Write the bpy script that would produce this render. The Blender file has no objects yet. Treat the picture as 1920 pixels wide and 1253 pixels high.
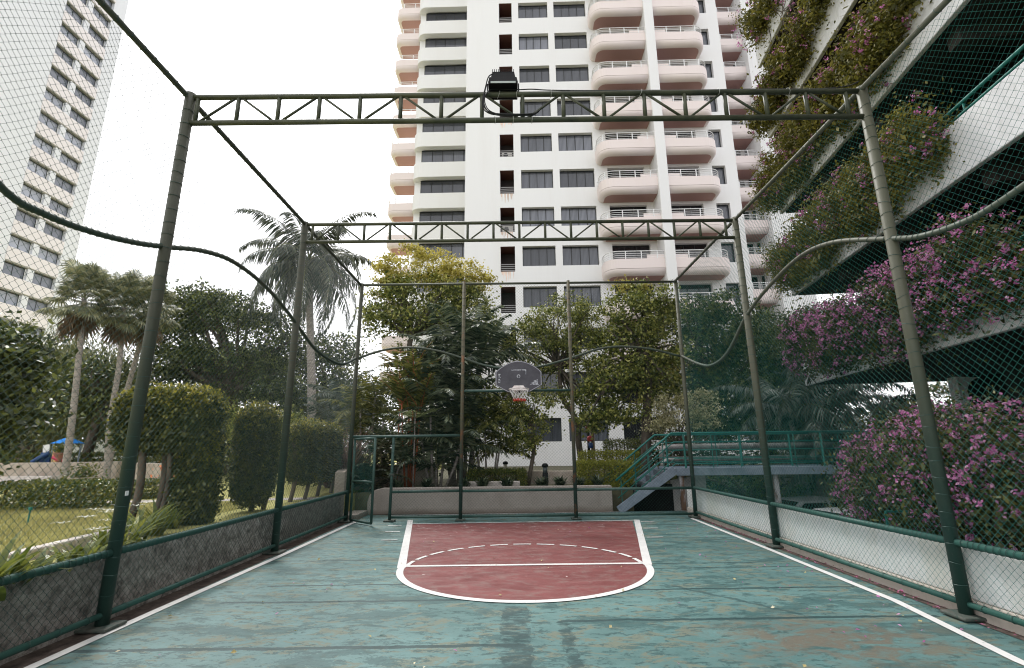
import bpy, math, random
import numpy as np
rng = np.random.default_rng(7)
random.seed(7)
R_ = math.radians
scene = bpy.context.scene
COL = scene.collection
f32 = np.float32

# ---------------------------------------------------------------- camera
FPX, PITCH, YAW, ROLL, HCAM = 918.0, .2314, .0031, -.0121, 1.7
Fv = np.array([math.sin(YAW)*math.cos(PITCH), math.cos(YAW)*math.cos(PITCH), math.sin(PITCH)])
Rv = np.array([math.cos(YAW), -math.sin(YAW), 0.]); Uv = np.cross(Rv, Fv)
CR = math.cos(ROLL)*Rv + math.sin(ROLL)*Uv; CU = -math.sin(ROLL)*Rv + math.cos(ROLL)*Uv
CO = np.array([0, 0, HCAM])
def ray(x, y): return Fv + CR*(x-960)/FPX + CU*(626.5-y)/FPX
def atY(x, y, Y):
    d = ray(x, y); return CO + d*Y/d[1]
def atX(x, y, X):
    d = ray(x, y); return CO + d*X/d[0]
def atZ(x, y, Z):
    d = ray(x, y); return CO + d*(Z-HCAM)/d[2]
from mathutils import Matrix, Vector
cam = bpy.data.cameras.new("camera"); camo = bpy.data.objects.new("camera", cam); COL.objects.link(camo)
cam.sensor_width = 36; cam.lens = 36*FPX/1920; cam.clip_end = 2000; cam.clip_start = .05
M = Matrix([[CR[0], CU[0], -Fv[0], 0], [CR[1], CU[1], -Fv[1], 0], [CR[2], CU[2], -Fv[2], HCAM], [0, 0, 0, 1]])
camo.matrix_world = M
scene.camera = camo

# ---------------------------------------------------------------- mesh builder
class G:
    def __init__(s): s.v = []; s.q = []; s.t = []; s.n = []; s.c = 0
    def add(s, v, faces):
        v = np.asarray(v, float).reshape(-1, 3); s.v.append(v)
        for f in faces:
            f = [i+s.c for i in f]
            (s.q if len(f) == 4 else s.t if len(f) == 3 else s.n).append(np.array(f).reshape(1, -1))
        s.c += len(v); return s
    def quads(s, v, q):
        v = np.asarray(v, float).reshape(-1, 3); s.v.append(v); s.q.append(np.asarray(q).reshape(-1, 4)+s.c); s.c += len(v); return s
    def box(s, x0, x1, y0, y1, z0, z1):
        s.add([(x0,y0,z0),(x1,y0,z0),(x1,y1,z0),(x0,y1,z0),(x0,y0,z1),(x1,y0,z1),(x1,y1,z1),(x0,y1,z1)],
              [(0,3,2,1),(4,5,6,7),(0,1,5,4),(1,2,6,5),(2,3,7,6),(3,0,4,7)]); return s
    def obox(s, c, ax, ay, az, hx, hy, hz):
        c, ax, ay, az = [np.asarray(k, float) for k in (c, ax, ay, az)]
        v = [c+ax*hx*a+ay*hy*b+az*hz*d for d in (-1, 1) for a, b in ((-1,-1),(1,-1),(1,1),(-1,1))]
        s.add(v, [(0,3,2,1),(4,5,6,7),(0,1,5,4),(1,2,6,5),(2,3,7,6),(3,0,4,7)]); return s
    def tube(s, path, r, n=8, caps=True):
        P = np.asarray(path, float); m = len(P)
        r = np.broadcast_to(np.asarray(r, float), (m,))
        T = np.gradient(P, axis=0) if m > 2 else np.repeat((P[1]-P[0])[None], 2, 0)
        T /= np.linalg.norm(T, axis=1)[:, None]+1e-12
        up = np.array([0, 0, 1.]) if abs(T[0][2]) < .9 else np.array([1., 0, 0])
        U = np.cross(T[0], up); U /= np.linalg.norm(U); rings = []
        for i in range(m):
            U = U-T[i]*(U@T[i]); U /= np.linalg.norm(U); V = np.cross(T[i], U)
            a = np.arange(n)*2*math.pi/n
            rings.append(P[i]+r[i]*(np.cos(a)[:, None]*U+np.sin(a)[:, None]*V))
        v = np.concatenate(rings); i = np.arange(m-1)[:, None]*n; j = np.arange(n)[None]; k = (j+1) % n
        q = np.stack([i+j, i+k, i+n+k, i+n+j], -1).reshape(-1, 4)
        base = s.c; s.quads(v, q)
        if caps:
            s.n.append(np.array([base+x for x in range(n)][::-1]).reshape(1, -1)); s.n.append(np.array([base+(m-1)*n+x for x in range(n)]).reshape(1, -1))
        return s
    def cyl(s, a, b, r, n=10): return s.tube([a, b], r, n)
    def lathe(s, c, prof, n=16):
        a = np.arange(n)*2*math.pi/n; v = []
        for r, z in prof: v += [(c[0]+r*math.cos(t), c[1]+r*math.sin(t), c[2]+z) for t in a]
        m = len(prof); q = []
        for i in range(m-1):
            for j in range(n): q.append((i*n+j, i*n+(j+1) % n, (i+1)*n+(j+1) % n, (i+1)*n+j))
        base = s.c; s.quads(v, q)
        s.n.append(np.array([base+x for x in range(n)][::-1]).reshape(1, -1)); s.n.append(np.array([base+(m-1)*n+x for x in range(n)]).reshape(1, -1)); return s
    def prism(s, poly, axis, a0, a1):
        """poly: list of 2D points; axis 0/1/2 the extrusion axis"""
        n = len(poly); v = []
        for a in (a0, a1):
            for p, q in poly:
                w = [p, q]; w.insert(axis, a); v.append(w)
        base = s.c; s.quads(v, [(i, (i+1) % n, n+(i+1) % n, n+i) for i in range(n)])
        s.n.append(np.array([base+x for x in range(n)][::-1]).reshape(1, -1)); s.n.append(np.array([base+n+x for x in range(n)]).reshape(1, -1)); return s

ORG = {}
def build(g, name, mat, parent=None, smooth=False, origin=None, fixn=False):
    V = np.concatenate(g.v).astype(float)
    if origin is None: origin = ORG[parent] if parent is not None else np.array([V[:, 0].mean(), V[:, 1].mean(), V[:, 2].min()])
    origin = np.asarray(origin, float)
    V = V-origin
    fl = [a for a in g.q]+[a for a in g.t]+[a for a in g.n]
    groups = {}
    for a in fl: groups.setdefault(a.shape[1], []).append(a)
    loops = []; starts = []; tot = 0; cnt = 0
    for k, L in groups.items():
        A = np.concatenate(L); loops.append(A.ravel()); starts.append(tot+np.arange(len(A))*k); tot += A.size; cnt += len(A)
    loops = np.concatenate(loops).astype(np.int32); starts = np.concatenate(starts).astype(np.int32)
    me = bpy.data.meshes.new(name)
    me.vertices.add(len(V)); me.vertices.foreach_set('co', V.astype(f32).ravel())
    me.loops.add(len(loops)); me.loops.foreach_set('vertex_index', loops)
    me.polygons.add(cnt); me.polygons.foreach_set('loop_start', starts)
    me.polygons.foreach_set('use_smooth', np.full(cnt, bool(smooth)))
    me.update(calc_edges=True)
    if mat is not None:
        for m in (mat if isinstance(mat, (list, tuple)) else [mat]): me.materials.append(m)
    o = bpy.data.objects.new(name, me); COL.objects.link(o)
    if parent is not None:
        o.parent = parent; o.location = origin-ORG[parent]
    else: o.location = origin
    ORG[o] = origin
    return o
def tag(o, label=None, cat=None, group=None, kind=None):
    if label: o['label'] = label
    if cat: o['category'] = cat
    if group: o['group'] = group
    if kind: o['kind'] = kind
    return o
def thing(name, loc, label, cat, group=None):
    o = bpy.data.objects.new(name, None); COL.objects.link(o); o.location = loc; o.empty_display_size = .2
    ORG[o] = np.array(loc, float); return tag(o, label, cat, group)
def struct(o): o['kind'] = 'structure'; return o
def bevel(o, w=.015, seg=2):
    m = o.modifiers.new('bevel', 'BEVEL'); m.width = w; m.segments = seg; m.limit_method = 'ANGLE'; return o
def copy_part(o, parent, dloc):
    c = o.copy(); COL.objects.link(c); c.parent = parent; c.location = Vector(o.location)+Vector(dloc)
    ORG[c] = ORG[o]+np.array(dloc)
    for ch in o.children:
        d = ch.copy(); COL.objects.link(d); d.parent = c
    return c
def catmull(P, n=8):
    P = np.asarray(P, float); P = np.vstack([2*P[0]-P[1], P, 2*P[-1]-P[-2]]); out = []
    for i in range(1, len(P)-2):
        for t in np.arange(n)/n:
            a, b, c, d = P[i-1:i+3]
            out.append(.5*((2*b)+(c-a)*t+(2*a-5*b+4*c-d)*t*t+(3*b-a-3*c+d)*t**3))
    out.append(P[-2]); return np.array(out)

# ---------------------------------------------------------------- materials
class NT:
    def __init__(s, name):
        s.m = bpy.data.materials.new(name); s.m.use_nodes = True; s.t = s.m.node_tree; s.N = s.t.nodes; s.L = s.t.links
        s.b = s.N['Principled BSDF']; s.out = s.N['Material Output']
    def n(s, typ, **kw):
        o = s.N.new(typ)
        for k, v in kw.items():
            if k == 'op': o.operation = v
            elif k.startswith('i_'): o.inputs[k[2:].replace('_', ' ')].default_value = v
            else: setattr(o, k, v)
        return o
    def l(s, a, b): s.L.new(a, b)
    def coord(s, scale=(1, 1, 1), world=True):
        if world: src = s.n('ShaderNodeNewGeometry').outputs['Position']
        else: src = s.n('ShaderNodeTexCoord').outputs['Object']
        mp = s.n('ShaderNodeMapping'); mp.inputs['Scale'].default_value = scale; s.l(src, mp.inputs[0]); return mp.outputs[0]
    def noise(s, vec, scale, detail=4, rough=.6, dist=0):
        o = s.n('ShaderNodeTexNoise'); o.inputs['Scale'].default_value = scale; o.inputs['Detail'].default_value = detail
        o.inputs['Roughness'].default_value = rough; o.inputs['Distortion'].default_value = dist
        if vec is not None: s.l(vec, o.inputs['Vector'])
        return o.outputs['Fac']
    def ramp(s, fac, stops, interp='LINEAR'):
        o = s.n('ShaderNodeValToRGB'); cr = o.color_ramp; cr.interpolation = interp
        while len(cr.elements) < len(stops): cr.elements.new(.5)
        for e, (p, c) in zip(cr.elements, stops):
            e.position = p; e.color = (c if hasattr(c, '__len__') else (c, c, c))[:3]+(1,) if hasattr(c, '__len__') else (c, c, c, 1)
        s.l(fac, o.inputs[0]); return o.outputs[0]
    def math(s, op, a, b=None, c=None, clamp=False):
        o = s.n('ShaderNodeMath'); o.operation = op; o.use_clamp = clamp
        for i, x in enumerate((a, b, c)):
            if x is None: continue
            if isinstance(x, (int, float)): o.inputs[i].default_value = x
            else: s.l(x, o.inputs[i])
        return o.outputs[0]
    def mix(s, fac, a, b):
        o = s.n('ShaderNodeMix'); o.data_type = 'RGBA'
        for sock, x in ((o.inputs[0], fac), (o.inputs[6], a), (o.inputs[7], b)):
            if hasattr(x, 'default_value') and not isinstance(x, (tuple, list)): s.l(x, sock)
            elif isinstance(x, (int, float)): sock.default_value = x
            else: sock.default_value = tuple(x)[:3]+(1,)
        return o.outputs[2]
    def bump(s, h, strength=.3, dist=.02):
        o = s.n('ShaderNodeBump'); o.inputs['Strength'].default_value = strength; o.inputs['Distance'].default_value = dist
        s.l(h, o.inputs['Height']); s.l(o.outputs[0], s.b.inputs['Normal'])
    def done(s, col=None, rough=None, spec=None, metal=None):
        if col is not None:
            if isinstance(col, (tuple, list)): s.b.inputs['Base Color'].default_value = tuple(col)[:3]+(1,)
            else: s.l(col, s.b.inputs['Base Color'])
        if rough is not None:
            if isinstance(rough, (int, float)): s.b.inputs['Roughness'].default_value = rough
            else: s.l(rough, s.b.inputs['Roughness'])
        if spec is not None: s.b.inputs['Specular IOR Level'].default_value = spec
        if metal is not None: s.b.inputs['Metallic'].default_value = metal
        return s.m
    def posz(s):
        g = s.n('ShaderNodeNewGeometry'); x = s.n('ShaderNodeSeparateXYZ'); s.l(g.outputs['Position'], x.inputs[0]); return x.outputs

def mottled(name, c1, c2, scale=3, rough=.6, bump=0, bscale=40, spec=.4, stretch=(1,1,1), lo=.35, hi=.65, dist=0, metal=0):
    t = NT(name); v = t.coord(stretch)
    n = t.noise(v, scale, 6, .65, dist); col = t.ramp(n, [(lo, c1), (hi, c2)])
    if bump: t.bump(t.noise(t.coord(), bscale, 5, .7), bump, .01)
    return t.done(col, rough, spec, metal)
def plain(name, c, rough=.6, spec=.4, metal=0): return NT(name).done(c, rough, spec, metal)
def leafmat(name, cols, rough=.42, trans=.24, spec=.5):
    t = NT(name); g = t.n('ShaderNodeNewGeometry')
    st = [(i/max(1, len(cols)-1), c) for i, c in enumerate(cols)]
    col = t.ramp(g.outputs['Random Per Island'], st)
    nn = t.noise(t.coord(), .9, 3); hs = t.n('ShaderNodeHueSaturation'); t.l(col, hs.inputs['Color'])
    mr = t.n('ShaderNodeMapRange'); mr.inputs['From Min'].default_value = .3; mr.inputs['From Max'].default_value = .7
    mr.inputs['To Min'].default_value = .75; mr.inputs['To Max'].default_value = 1.3; t.l(nn, mr.inputs[0]); t.l(mr.outputs[0], hs.inputs['Value'])
    c = hs.outputs[0]; t.done(c, rough, spec)
    tr = t.n('ShaderNodeBsdfTranslucent'); t.l(c, tr.inputs[0]); mx = t.n('ShaderNodeMixShader'); mx.inputs[0].default_value = trans
    t.l(t.b.outputs[0], mx.inputs[1]); t.l(tr.outputs[0], mx.inputs[2]); t.l(mx.outputs[0], t.out.inputs[0]); return t.m

def post_paint(name, low, high, z0, z1, rust=.0):
    t = NT(name); z = t.posz()[2]; n = t.noise(t.coord((1, 1, .4)), 3, 5, .7)
    f = t.math('MULTIPLY_ADD', n, 1.6, t.math('MULTIPLY', z, 1.0)); 
    mr = t.n('ShaderNodeMapRange'); mr.inputs['From Min'].default_value = z0+.8; mr.inputs['From Max'].default_value = z1+.8; t.l(f, mr.inputs[0])
    c = t.mix(mr.outputs[0], low, high)
    sp = t.noise(t.coord(), 25, 4, .7); c = t.mix(t.ramp(sp, [(.62, 0), (.74, .5)]), c, (.16, .15, .12))
    if rust: 
        rn = t.noise(t.coord((1, 1, .5)), 5, 4, .7); c = t.mix(t.ramp(rn, [(.56, 0), (.68, rust)]), c, (.22, .09, .04))
    t.bump(t.noise(t.coord(), 60, 4, .6), .15, .005)
    return t.done(c, t.ramp(n, [(.3, .45), (.7, .7)]), .4)
M_post = post_paint('shaded_weathered_post_paint', (.02, .05, .04), (.06, .062, .042), .9, 3.4)  # left posts' weathered paint, darkened for the shade on that side
M_postR = post_paint('lit_khaki_post_paint', (.018, .05, .04), (.095, .095, .065), .9, 3.0)  # right posts' copy of that paint, lightened for the light they catch
M_rail = post_paint('green_rail_paint', (.015, .07, .056), (.055, .062, .042), 2.2, 4.6)
M_railR = post_paint('lit_khaki_rail_paint', (.02, .085, .068), (.11, .11, .083), 2.6, 4.4)  # rail paint copy lightened to carry the light on the right side
M_endpost = post_paint('rusty_post_paint', (.025, .055, .045), (.1, .09, .055), .8, 2.6, .8)
M_truss = mottled('truss_paint', (.035, .042, .026), (.075, .08, .045), 4, .5)
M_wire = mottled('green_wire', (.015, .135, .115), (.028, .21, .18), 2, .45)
M_wireL = mottled('shaded_green_wire', (.006, .04, .036), (.012, .075, .065), 2, .5)  # darker copy of the green wire, left fence's shade put into its colour
M_tie = plain('tie_wire', (.03, .07, .06), .5)
M_plate = mottled('plate_paint', (.03, .06, .05), (.1, .1, .085), 12, .7, .4, 60)
M_black = plain('black_housing', (.006, .006, .007), .6, .2)
M_cable = plain('black_cable', (.01, .01, .01), .6)
M_tieb = plain('cable_tie', (.45, .45, .42), .5)
M_glass = plain('lamp_glass', (.4, .44, .42), .2, .6)
M_gateM = mottled('gate_paint', (.02, .06, .05), (.045, .09, .075), 6, .5)
def linepaint():
    t = NT('white_line_paint'); a = t.noise(t.coord(), 5, 5, .6); b = t.noise(t.coord((1, 1.4, 1)), 14, 8, .8)
    col = t.mix(a, (.56, .55, .54), (.74, .73, .71)); col = t.mix(t.ramp(b, [(.6, 0), (.64, .8)]), col, (.2, .24, .23)); return t.done(col, .65, .3)
M_white_p = linepaint()

def court_mat():
    t = NT('court_paint'); P = t.posz(); X, Y = P[0], P[1]
    v = t.coord((.55, 1.25, 1)); v2 = t.coord((.8, 1.6, 1))
    a = t.noise(v, 1.1, 6, .62, .6); b = t.noise(v2, 3.4, 8, .72, .9); c = t.noise(v2, 7.5, 8, .75, .4); e = t.noise(t.coord(), 55, 4, .7)
    fl = t.math('MULTIPLY', t.math('SUBTRACT', t.noise(t.coord((1, 1.5, 1)), 32, 5, .8), .5), .16); b = t.math('ADD', b, fl); c = t.math('ADD', c, fl)
    teal = t.mix(t.ramp(a, [(.35, 0), (.65, 1)]), (.08, .165, .162), (.122, .232, .225))
    teal = t.mix(t.ramp(t.noise(v, .5, 4), [(.4, 0), (.65, .6)]), teal, (.06, .125, .118))
    ochre = t.mix(e, (.17, .185, .115), (.13, .125, .095))
    col = t.mix(t.ramp(b, [(.53, 0), (.55, .75)]), teal, ochre)
    col = t.mix(t.ramp(t.math('ADD', t.noise(v, 1.7, 8, .75, .3), fl), [(.535, 0), (.555, .75)]), col, (.03, .085, .085))
    col = t.mix(t.ramp(c, [(.55, 0), (.565, .85)]), col, (.028, .075, .075))
    # wide brown bare patch at the near right
    gx = t.math('SUBTRACT', X, 2.9); gy = t.math('SUBTRACT', Y, 4.9)
    d = t.math('SQRT', t.math('ADD', t.math('MULTIPLY', gx, gx), t.math('MULTIPLY', t.math('MULTIPLY', gy, gy), 3.0)))
    bl = t.math('SUBTRACT', 1.5, d, clamp=True); bl = t.math('MULTIPLY', bl, t.ramp(b, [(.42, 0), (.56, 1)]), clamp=True)
    col = t.mix(bl, col, t.mix(e, (.09, .075, .068), (.15, .145, .1)))
    wob = t.math('MULTIPLY', t.math('SUBTRACT', t.noise(t.coord((1, 1, 1)), 1.2, 5, .7), .5), .14)
    Yw = t.math('ADD', Y, wob); Xw = t.math('ADD', X, t.math('MULTIPLY', t.math('SUBTRACT', t.noise(t.coord(), 4, 6, .8), .5), .3))
    acc = None
    seams = [(4.88, -4.2, .1, .024), (5.5, .47, 4.3, .021), (6.26, -3.4, .2, .022), (6.6, .9, 4.2, .018), (6.97, -3.2, -.9, .018), (7.68, 1.9, 4.2, .013),
             (7.97, 1.9, 3.6, .013), (8.46, -3.9, -1.6, .016), (9.95, -3.6, -1.5, .015), (10.1, 2.3, 4.3, .014), (11.6, -3.6, -2.2, .014), (11.8, 2.7, 4.3, .014), (3.9, -3, 0.2, .02), (4.1, .5, 4, .02)]
    for y0, x0, x1, w in seams:
        dd = t.math('ABSOLUTE', t.math('SUBTRACT', Yw, y0)); m = t.math('LESS_THAN', dd, t.math('MULTIPLY_ADD', e, w*1.3, w*.75))
        m = t.math('MULTIPLY', m, t.math('MULTIPLY', t.math('GREATER_THAN', Xw, x0), t.math('LESS_THAN', Xw, x1)))
        acc = m if acc is None else t.math('MAXIMUM', acc, m)
    for x0, w, y1 in ((.5, .06, 5.5), (.02, .14, 6.0)):
        dd = t.math('ABSOLUTE', t.math('SUBTRACT', Xw, x0)); m = t.math('MULTIPLY', t.math('LESS_THAN', dd, w), t.math('LESS_THAN', Y, y1))
        m = t.math('MULTIPLY', m, t.ramp(t.noise(v2, 6, 8, .8), [(.44, .15), (.52, .9)]))
        acc = t.math('MAXIMUM', acc, m)
    # diagonal repair streak
    dg = t.math('ABSOLUTE', t.math('ADD', t.math('SUBTRACT', Y, 6.35), t.math('MULTIPLY', t.math('SUBTRACT', Xw, 2.35), 1.15)))
    m = t.math('MULTIPLY', t.math('LESS_THAN', dg, .05), t.math('MULTIPLY', t.math('GREATER_THAN', X, 2.0), t.math('LESS_THAN', X, 3.0)))
    acc = t.math('MAXIMUM', acc, t.math('MULTIPLY', m, .7))
    col = t.mix(t.math('MULTIPLY', acc, .92), col, (.014, .045, .047))
    t.bump(t.math('ADD', t.math('MULTIPLY', b, .5), e), .25, .006)
    return t.done(col, t.ramp(b, [(.35, .42), (.65, .68)]), .45)
M_court = court_mat()
def key_mat():
    t = NT('red_key_paint'); v = t.coord((.7, 1.5, 1))
    a = t.noise(v, 1.6, 6, .65, .5); b = t.noise(v, 5, 8, .75, .6); e = t.noise(t.coord(), 60, 4, .7)
    col = t.mix(t.ramp(a, [(.35, 0), (.65, 1)]), (.15, .037, .037), (.205, .057, .056))
    col = t.mix(t.ramp(b, [(.5, 0), (.6, .6)]), col, (.18, .12, .105))
    w = t.noise(t.coord((1, 1.7, 1)), 3.3, 8, .8); yy = t.posz()[1]
    near = t.ramp(t.math('MULTIPLY', t.math('SUBTRACT', yy, 10.2), .5, clamp=True), [(0, 0), (1, 1)])
    m = t.math('MULTIPLY', t.ramp(w, [(.58, 0), (.61, 1)]), near)
    col = t.mix(t.math('MULTIPLY', m, .6), col, (.6, .55, .53))
    sp = t.ramp(t.noise(t.coord(), 9, 2, .5), [(.75, 0), (.77, 1)]); col = t.mix(sp, col, (.6, .52, .5))
    t.bump(e, .2, .005); return t.done(col, t.ramp(b, [(.35, .4), (.65, .62)]), .45)
M_key = key_mat()
def stained(name, base, stain, grime, zt, fine=.02, sc=1.2):
    t = NT(name); v = t.coord((1, 1, .35)); a = t.noise(v, sc, 6, .7); b = t.noise(t.coord((1, 1, .6)), 6, 6, .7)
    col = t.mix(t.ramp(a, [(.48, 0), (.72, .8)]), base, stain); col = t.mix(t.ramp(b, [(.5, 0), (.75, .6)]), col, grime)
    t.bump(t.noise(t.coord(), 45, 6, .75), .4, fine); return t.done(col, .85, .2)
M_wallR = stained('white_wall_paint', (.7, .7, .69), (.6, .57, .5), (.55, .54, .5), 1)
M_wallfoot = stained('beige_wall_foot', (.56, .5, .44), (.46, .4, .34), (.34, .3, .25), 1)
M_gutter = mottled('gutter_dirt', (.035, .025, .02), (.12, .09, .075), 8, .9, .5)
def rough_conc():
    t = NT('rough_dark_concrete'); a = t.noise(t.coord((1, 1, 1)), 9, 8, .8, .4); b = t.noise(t.coord((1, 1, .5)), 1.3, 5, .6)
    col = t.ramp(a, [(.36, (.09, .08, .073)), (.5, (.36, .325, .295)), (.62, (.62, .575, .535))])
    col = t.mix(t.ramp(b, [(.4, 0), (.7, .5)]), col, (.2, .18, .165))
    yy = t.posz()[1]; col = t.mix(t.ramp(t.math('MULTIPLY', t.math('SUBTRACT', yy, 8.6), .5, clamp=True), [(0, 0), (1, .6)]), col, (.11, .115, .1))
    t.bump(t.noise(t.coord(), 30, 8, .8, .6), .9, .02); return t.done(col, .9, .2)
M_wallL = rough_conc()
def pebble():
    t = NT('pebbledash_wall'); a = t.noise(t.coord(), 60, 5, .8); b = t.noise(t.coord((1, 1, .4)), 1.5, 5, .6)
    col = t.ramp(a, [(.3, (.24, .21, .185)), (.7, (.44, .395, .355))]); col = t.mix(t.ramp(b, [(.5, 0), (.8, .5)]), col, (.17, .14, .12))
    z = t.posz()[2]; col = t.mix(t.ramp(t.math('MULTIPLY_ADD', b, .25, z), [(.16, .65), (.3, 0)]), col, (.1, .07, .05))
    t.bump(a, .5, .01); return t.done(col, .9, .2)
M_pebble = pebble()
M_beige = mottled('beige_render', (.36, .3, .25), (.5, .43, .37), 3, .85, .2)
M_beigeT = mottled('pale_coping', (.45, .4, .36), (.62, .57, .53), 3, .85, .2)
M_soil = mottled('garden_soil', (.05, .04, .028), (.1, .085, .06), 4, .95, .5)
def lawn():
    t = NT('lawn_turf'); a = t.noise(t.coord(), 1.1, 5, .6); b = t.noise(t.coord(), 30, 6, .8)
    col = t.mix(t.ramp(a, [(.35, 0), (.65, 1)]), (.33, .31, .11), (.42, .39, .17)); col = t.mix(t.ramp(b, [(.4, 0), (.7, .5)]), col, (.24, .26, .05))
    t.bump(b, .8, .03); return t.done(col, .9, .15)
M_lawn = lawn()
M_path = mottled('path_paving', (.33, .29, .27), (.46, .42, .39), 2, .9, .2)
M_low = mottled('low_ground', (.06, .058, .055), (.12, .115, .1), 2, .9, .2)
M_gtop = mottled('garden_ground', (.07, .065, .04), (.13, .12, .07), 3, .95, .4)
def towerwhite(name, base, st):
    t = NT(name); a = t.noise(t.coord((1, 1, .12)), .55, 6, .7); b = t.noise(t.coord((1, 1, .3)), .12, 3, .5)
    col = t.mix(t.ramp(a, [(.5, 0), (.8, .35)]), base, st); col = t.mix(t.ramp(b, [(.4, 0), (.7, .3)]), col, tuple(.93*x for x in base))
    return t.done(col, .7, .3)
M_tw = towerwhite('tower_white_paint', (.8, .795, .79), (.68, .65, .62))
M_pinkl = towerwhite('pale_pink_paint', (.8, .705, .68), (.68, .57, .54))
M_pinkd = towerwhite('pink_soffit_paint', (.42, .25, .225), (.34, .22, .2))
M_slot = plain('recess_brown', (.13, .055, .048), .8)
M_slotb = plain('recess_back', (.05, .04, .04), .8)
M_rust = leafmat('rust_stain', [(.75, .62, .55), (.7, .52, .42)], .8, 0)
def glassm(name, a, b, rough=.06):
    t = NT(name); g = t.n('ShaderNodeNewGeometry'); oi = t.n('ShaderNodeObjectInfo')
    w = t.n('ShaderNodeTexWave'); w.inputs['Scale'].default_value = 3.2; w.inputs['Distortion'].default_value = 2.5; t.l(t.coord((1, .02, .08)), w.inputs[0])
    f = t.math('MULTIPLY', t.math('ADD', w.outputs['Fac'], g.outputs['Random Per Island']), .5)
    f = t.math('MULTIPLY', f, t.math('MULTIPLY_ADD', t.math('POWER', oi.outputs['Random'], 2.0), 1.5, .25), clamp=True)
    return t.done(t.mix(f, a, b), rough, .55)
M_pane = glassm('curtained_glass', (.03, .033, .04), (.21, .22, .26))
M_paneL = glassm('pale_curtained_glass', (.12, .13, .16), (.38, .4, .46))
M_paneD = glassm('dark_door_glass', (.008, .008, .01), (.03, .03, .034))
M_frame = plain('dark_window_frame', (.02, .022, .024), .5)
M_wrail = plain('white_railing', (.78, .78, .78), .5)
M_ac = plain('ac_casing', (.62, .6, .56), .6)
M_twL = towerwhite('grey_white_render', (.7, .71, .73), (.58, .59, .61))
M_twLp = towerwhite('pinkish_panel', (.74, .695, .69), (.66, .59, .57))
M_lintel = plain('grey_lintel', (.3, .29, .27), .8)
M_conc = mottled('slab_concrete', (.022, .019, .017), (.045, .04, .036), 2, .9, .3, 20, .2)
M_parapet = stained('white_parapet', (.72, .72, .74), (.6, .6, .62), (.5, .49, .48), 1)
M_dark = plain('interior_darkness', (.012, .011, .011), .9)  # near-black colour stands for the darkness inside the openings
M_teal = mottled('teal_railing', (.01, .12, .1), (.02, .18, .15), 5, .4)
M_steel = mottled('grey_blue_steel', (.16, .2, .25), (.27, .32, .38), 3, .55, .15)
M_tread = mottled('worn_tread', (.08, .1, .12), (.17, .19, .21), 6, .6, .3)
M_pole = mottled('peeling_post', (.14, .08, .05), (.4, .39, .4), 6, .7, .4, 30, .3, (1, 1, .3), .42, .55)
M_duct = mottled('silver_duct', (.25, .23, .22), (.55, .53, .52), 5, .4, .2, 20, .5, (1, 1, 1), .3, .7, 0, .4)
M_bark = mottled('bark', (.05, .04, .032), (.16, .13, .105), 6, .9, .8, 30, .2, (1, 1, .3))
M_barkp = mottled('pale_palm_bark', (.2, .175, .16), (.38, .345, .32), 8, .9, .5, 30, .2, (.5, .5, 3))
M_redstem = mottled('orange_red_stem', (.28, .06, .025), (.4, .12, .04), 6, .5)
M_board = None
def board_mat():
    t = NT('scuffed_backboard'); n = t.noise(t.coord(), 3, 6, .7); n2 = t.noise(t.coord((1, 1, 4)), 7, 6, .8)
    c = t.mix(t.ramp(n, [(.35, 0), (.7, 1)]), (.04, .037, .05), (.085, .082, .1)); c = t.mix(t.ramp(n2, [(.6, 0), (.8, .35)]), c, (.35, .36, .42)); return t.done(c, .45, .5)
M_board = board_mat()
M_scuff = mottled('worn_white_print', (.12, .12, .15), (.62, .63, .68), 22, .6, 0, 40, .3, (1, 1, 1), .38, .6)
M_rim = mottled('worn_rim', (.6, .5, .47), (.8, .76, .74), 10, .5)
M_net = plain('white_net', (.75, .74, .72), .8)
M_netr = plain('red_net', (.6, .03, .02), .7)
# foliage
L_dark = leafmat('dark_leaves', [(.014,.024,.006),(.055,.075,.018),(.19,.21,.055)])
L_mid = leafmat('mid_leaves', [(.035,.055,.01),(.18,.21,.04),(.46,.44,.12)])
L_olive = leafmat('olive_leaves', [(.07,.085,.03),(.14,.15,.055),(.24,.24,.11)])
L_yellow = leafmat('yellow_green_leaves', [(.2,.18,.03),(.4,.35,.07),(.55,.47,.14)], .5, .45)
L_topi = leafmat('ivy_leaves', [(.015,.025,.005),(.055,.07,.014),(.17,.17,.035)])
L_hedge = leafmat('hedge_leaves', [(.035, .055, .01), (.09, .12, .018), (.24, .22, .04)])
L_toplit = leafmat('top_lit_leaves', [(.1, .11, .015), (.22, .21, .03), (.36, .31, .06)], .5, .4)  # yellower leaves for the topiary tops, light from above put into the colour
L_hedgey = leafmat('lime_hedge_leaves', [(.14, .16, .015), (.24, .25, .03), (.36, .34, .05)], .5, .4)
L_coco = leafmat('coconut_fronds', [(.02,.03,.02),(.055,.065,.042),(.15,.16,.11)], .42, .25)
L_fan = leafmat('fan_fronds', [(.08,.095,.05),(.2,.21,.11),(.38,.37,.23)], .45, .3)
L_dead = leafmat('dead_fronds', [(.1, .065, .04), (.2, .14, .09)], .8, .2)
L_palm = leafmat('glossy_palm_fronds', [(.014,.028,.015),(.055,.075,.04),(.2,.23,.14)], .35, .25)
L_lip = leafmat('sealing_wax_fronds', [(.04,.055,.01),(.13,.14,.03),(.3,.28,.08)], .4, .35)
L_grey = leafmat('grey_green_fronds', [(.025,.04,.03),(.07,.09,.07),(.2,.22,.18)], .4, .25)
L_redg = leafmat('purple_grass', [(.09, .045, .04), (.17, .09, .075), (.26, .17, .12)], .7, .3)
L_strap = leafmat('strap_leaves', [(.07, .1, .015), (.15, .18, .03), (.26, .27, .06)], .4, .4)
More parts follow.
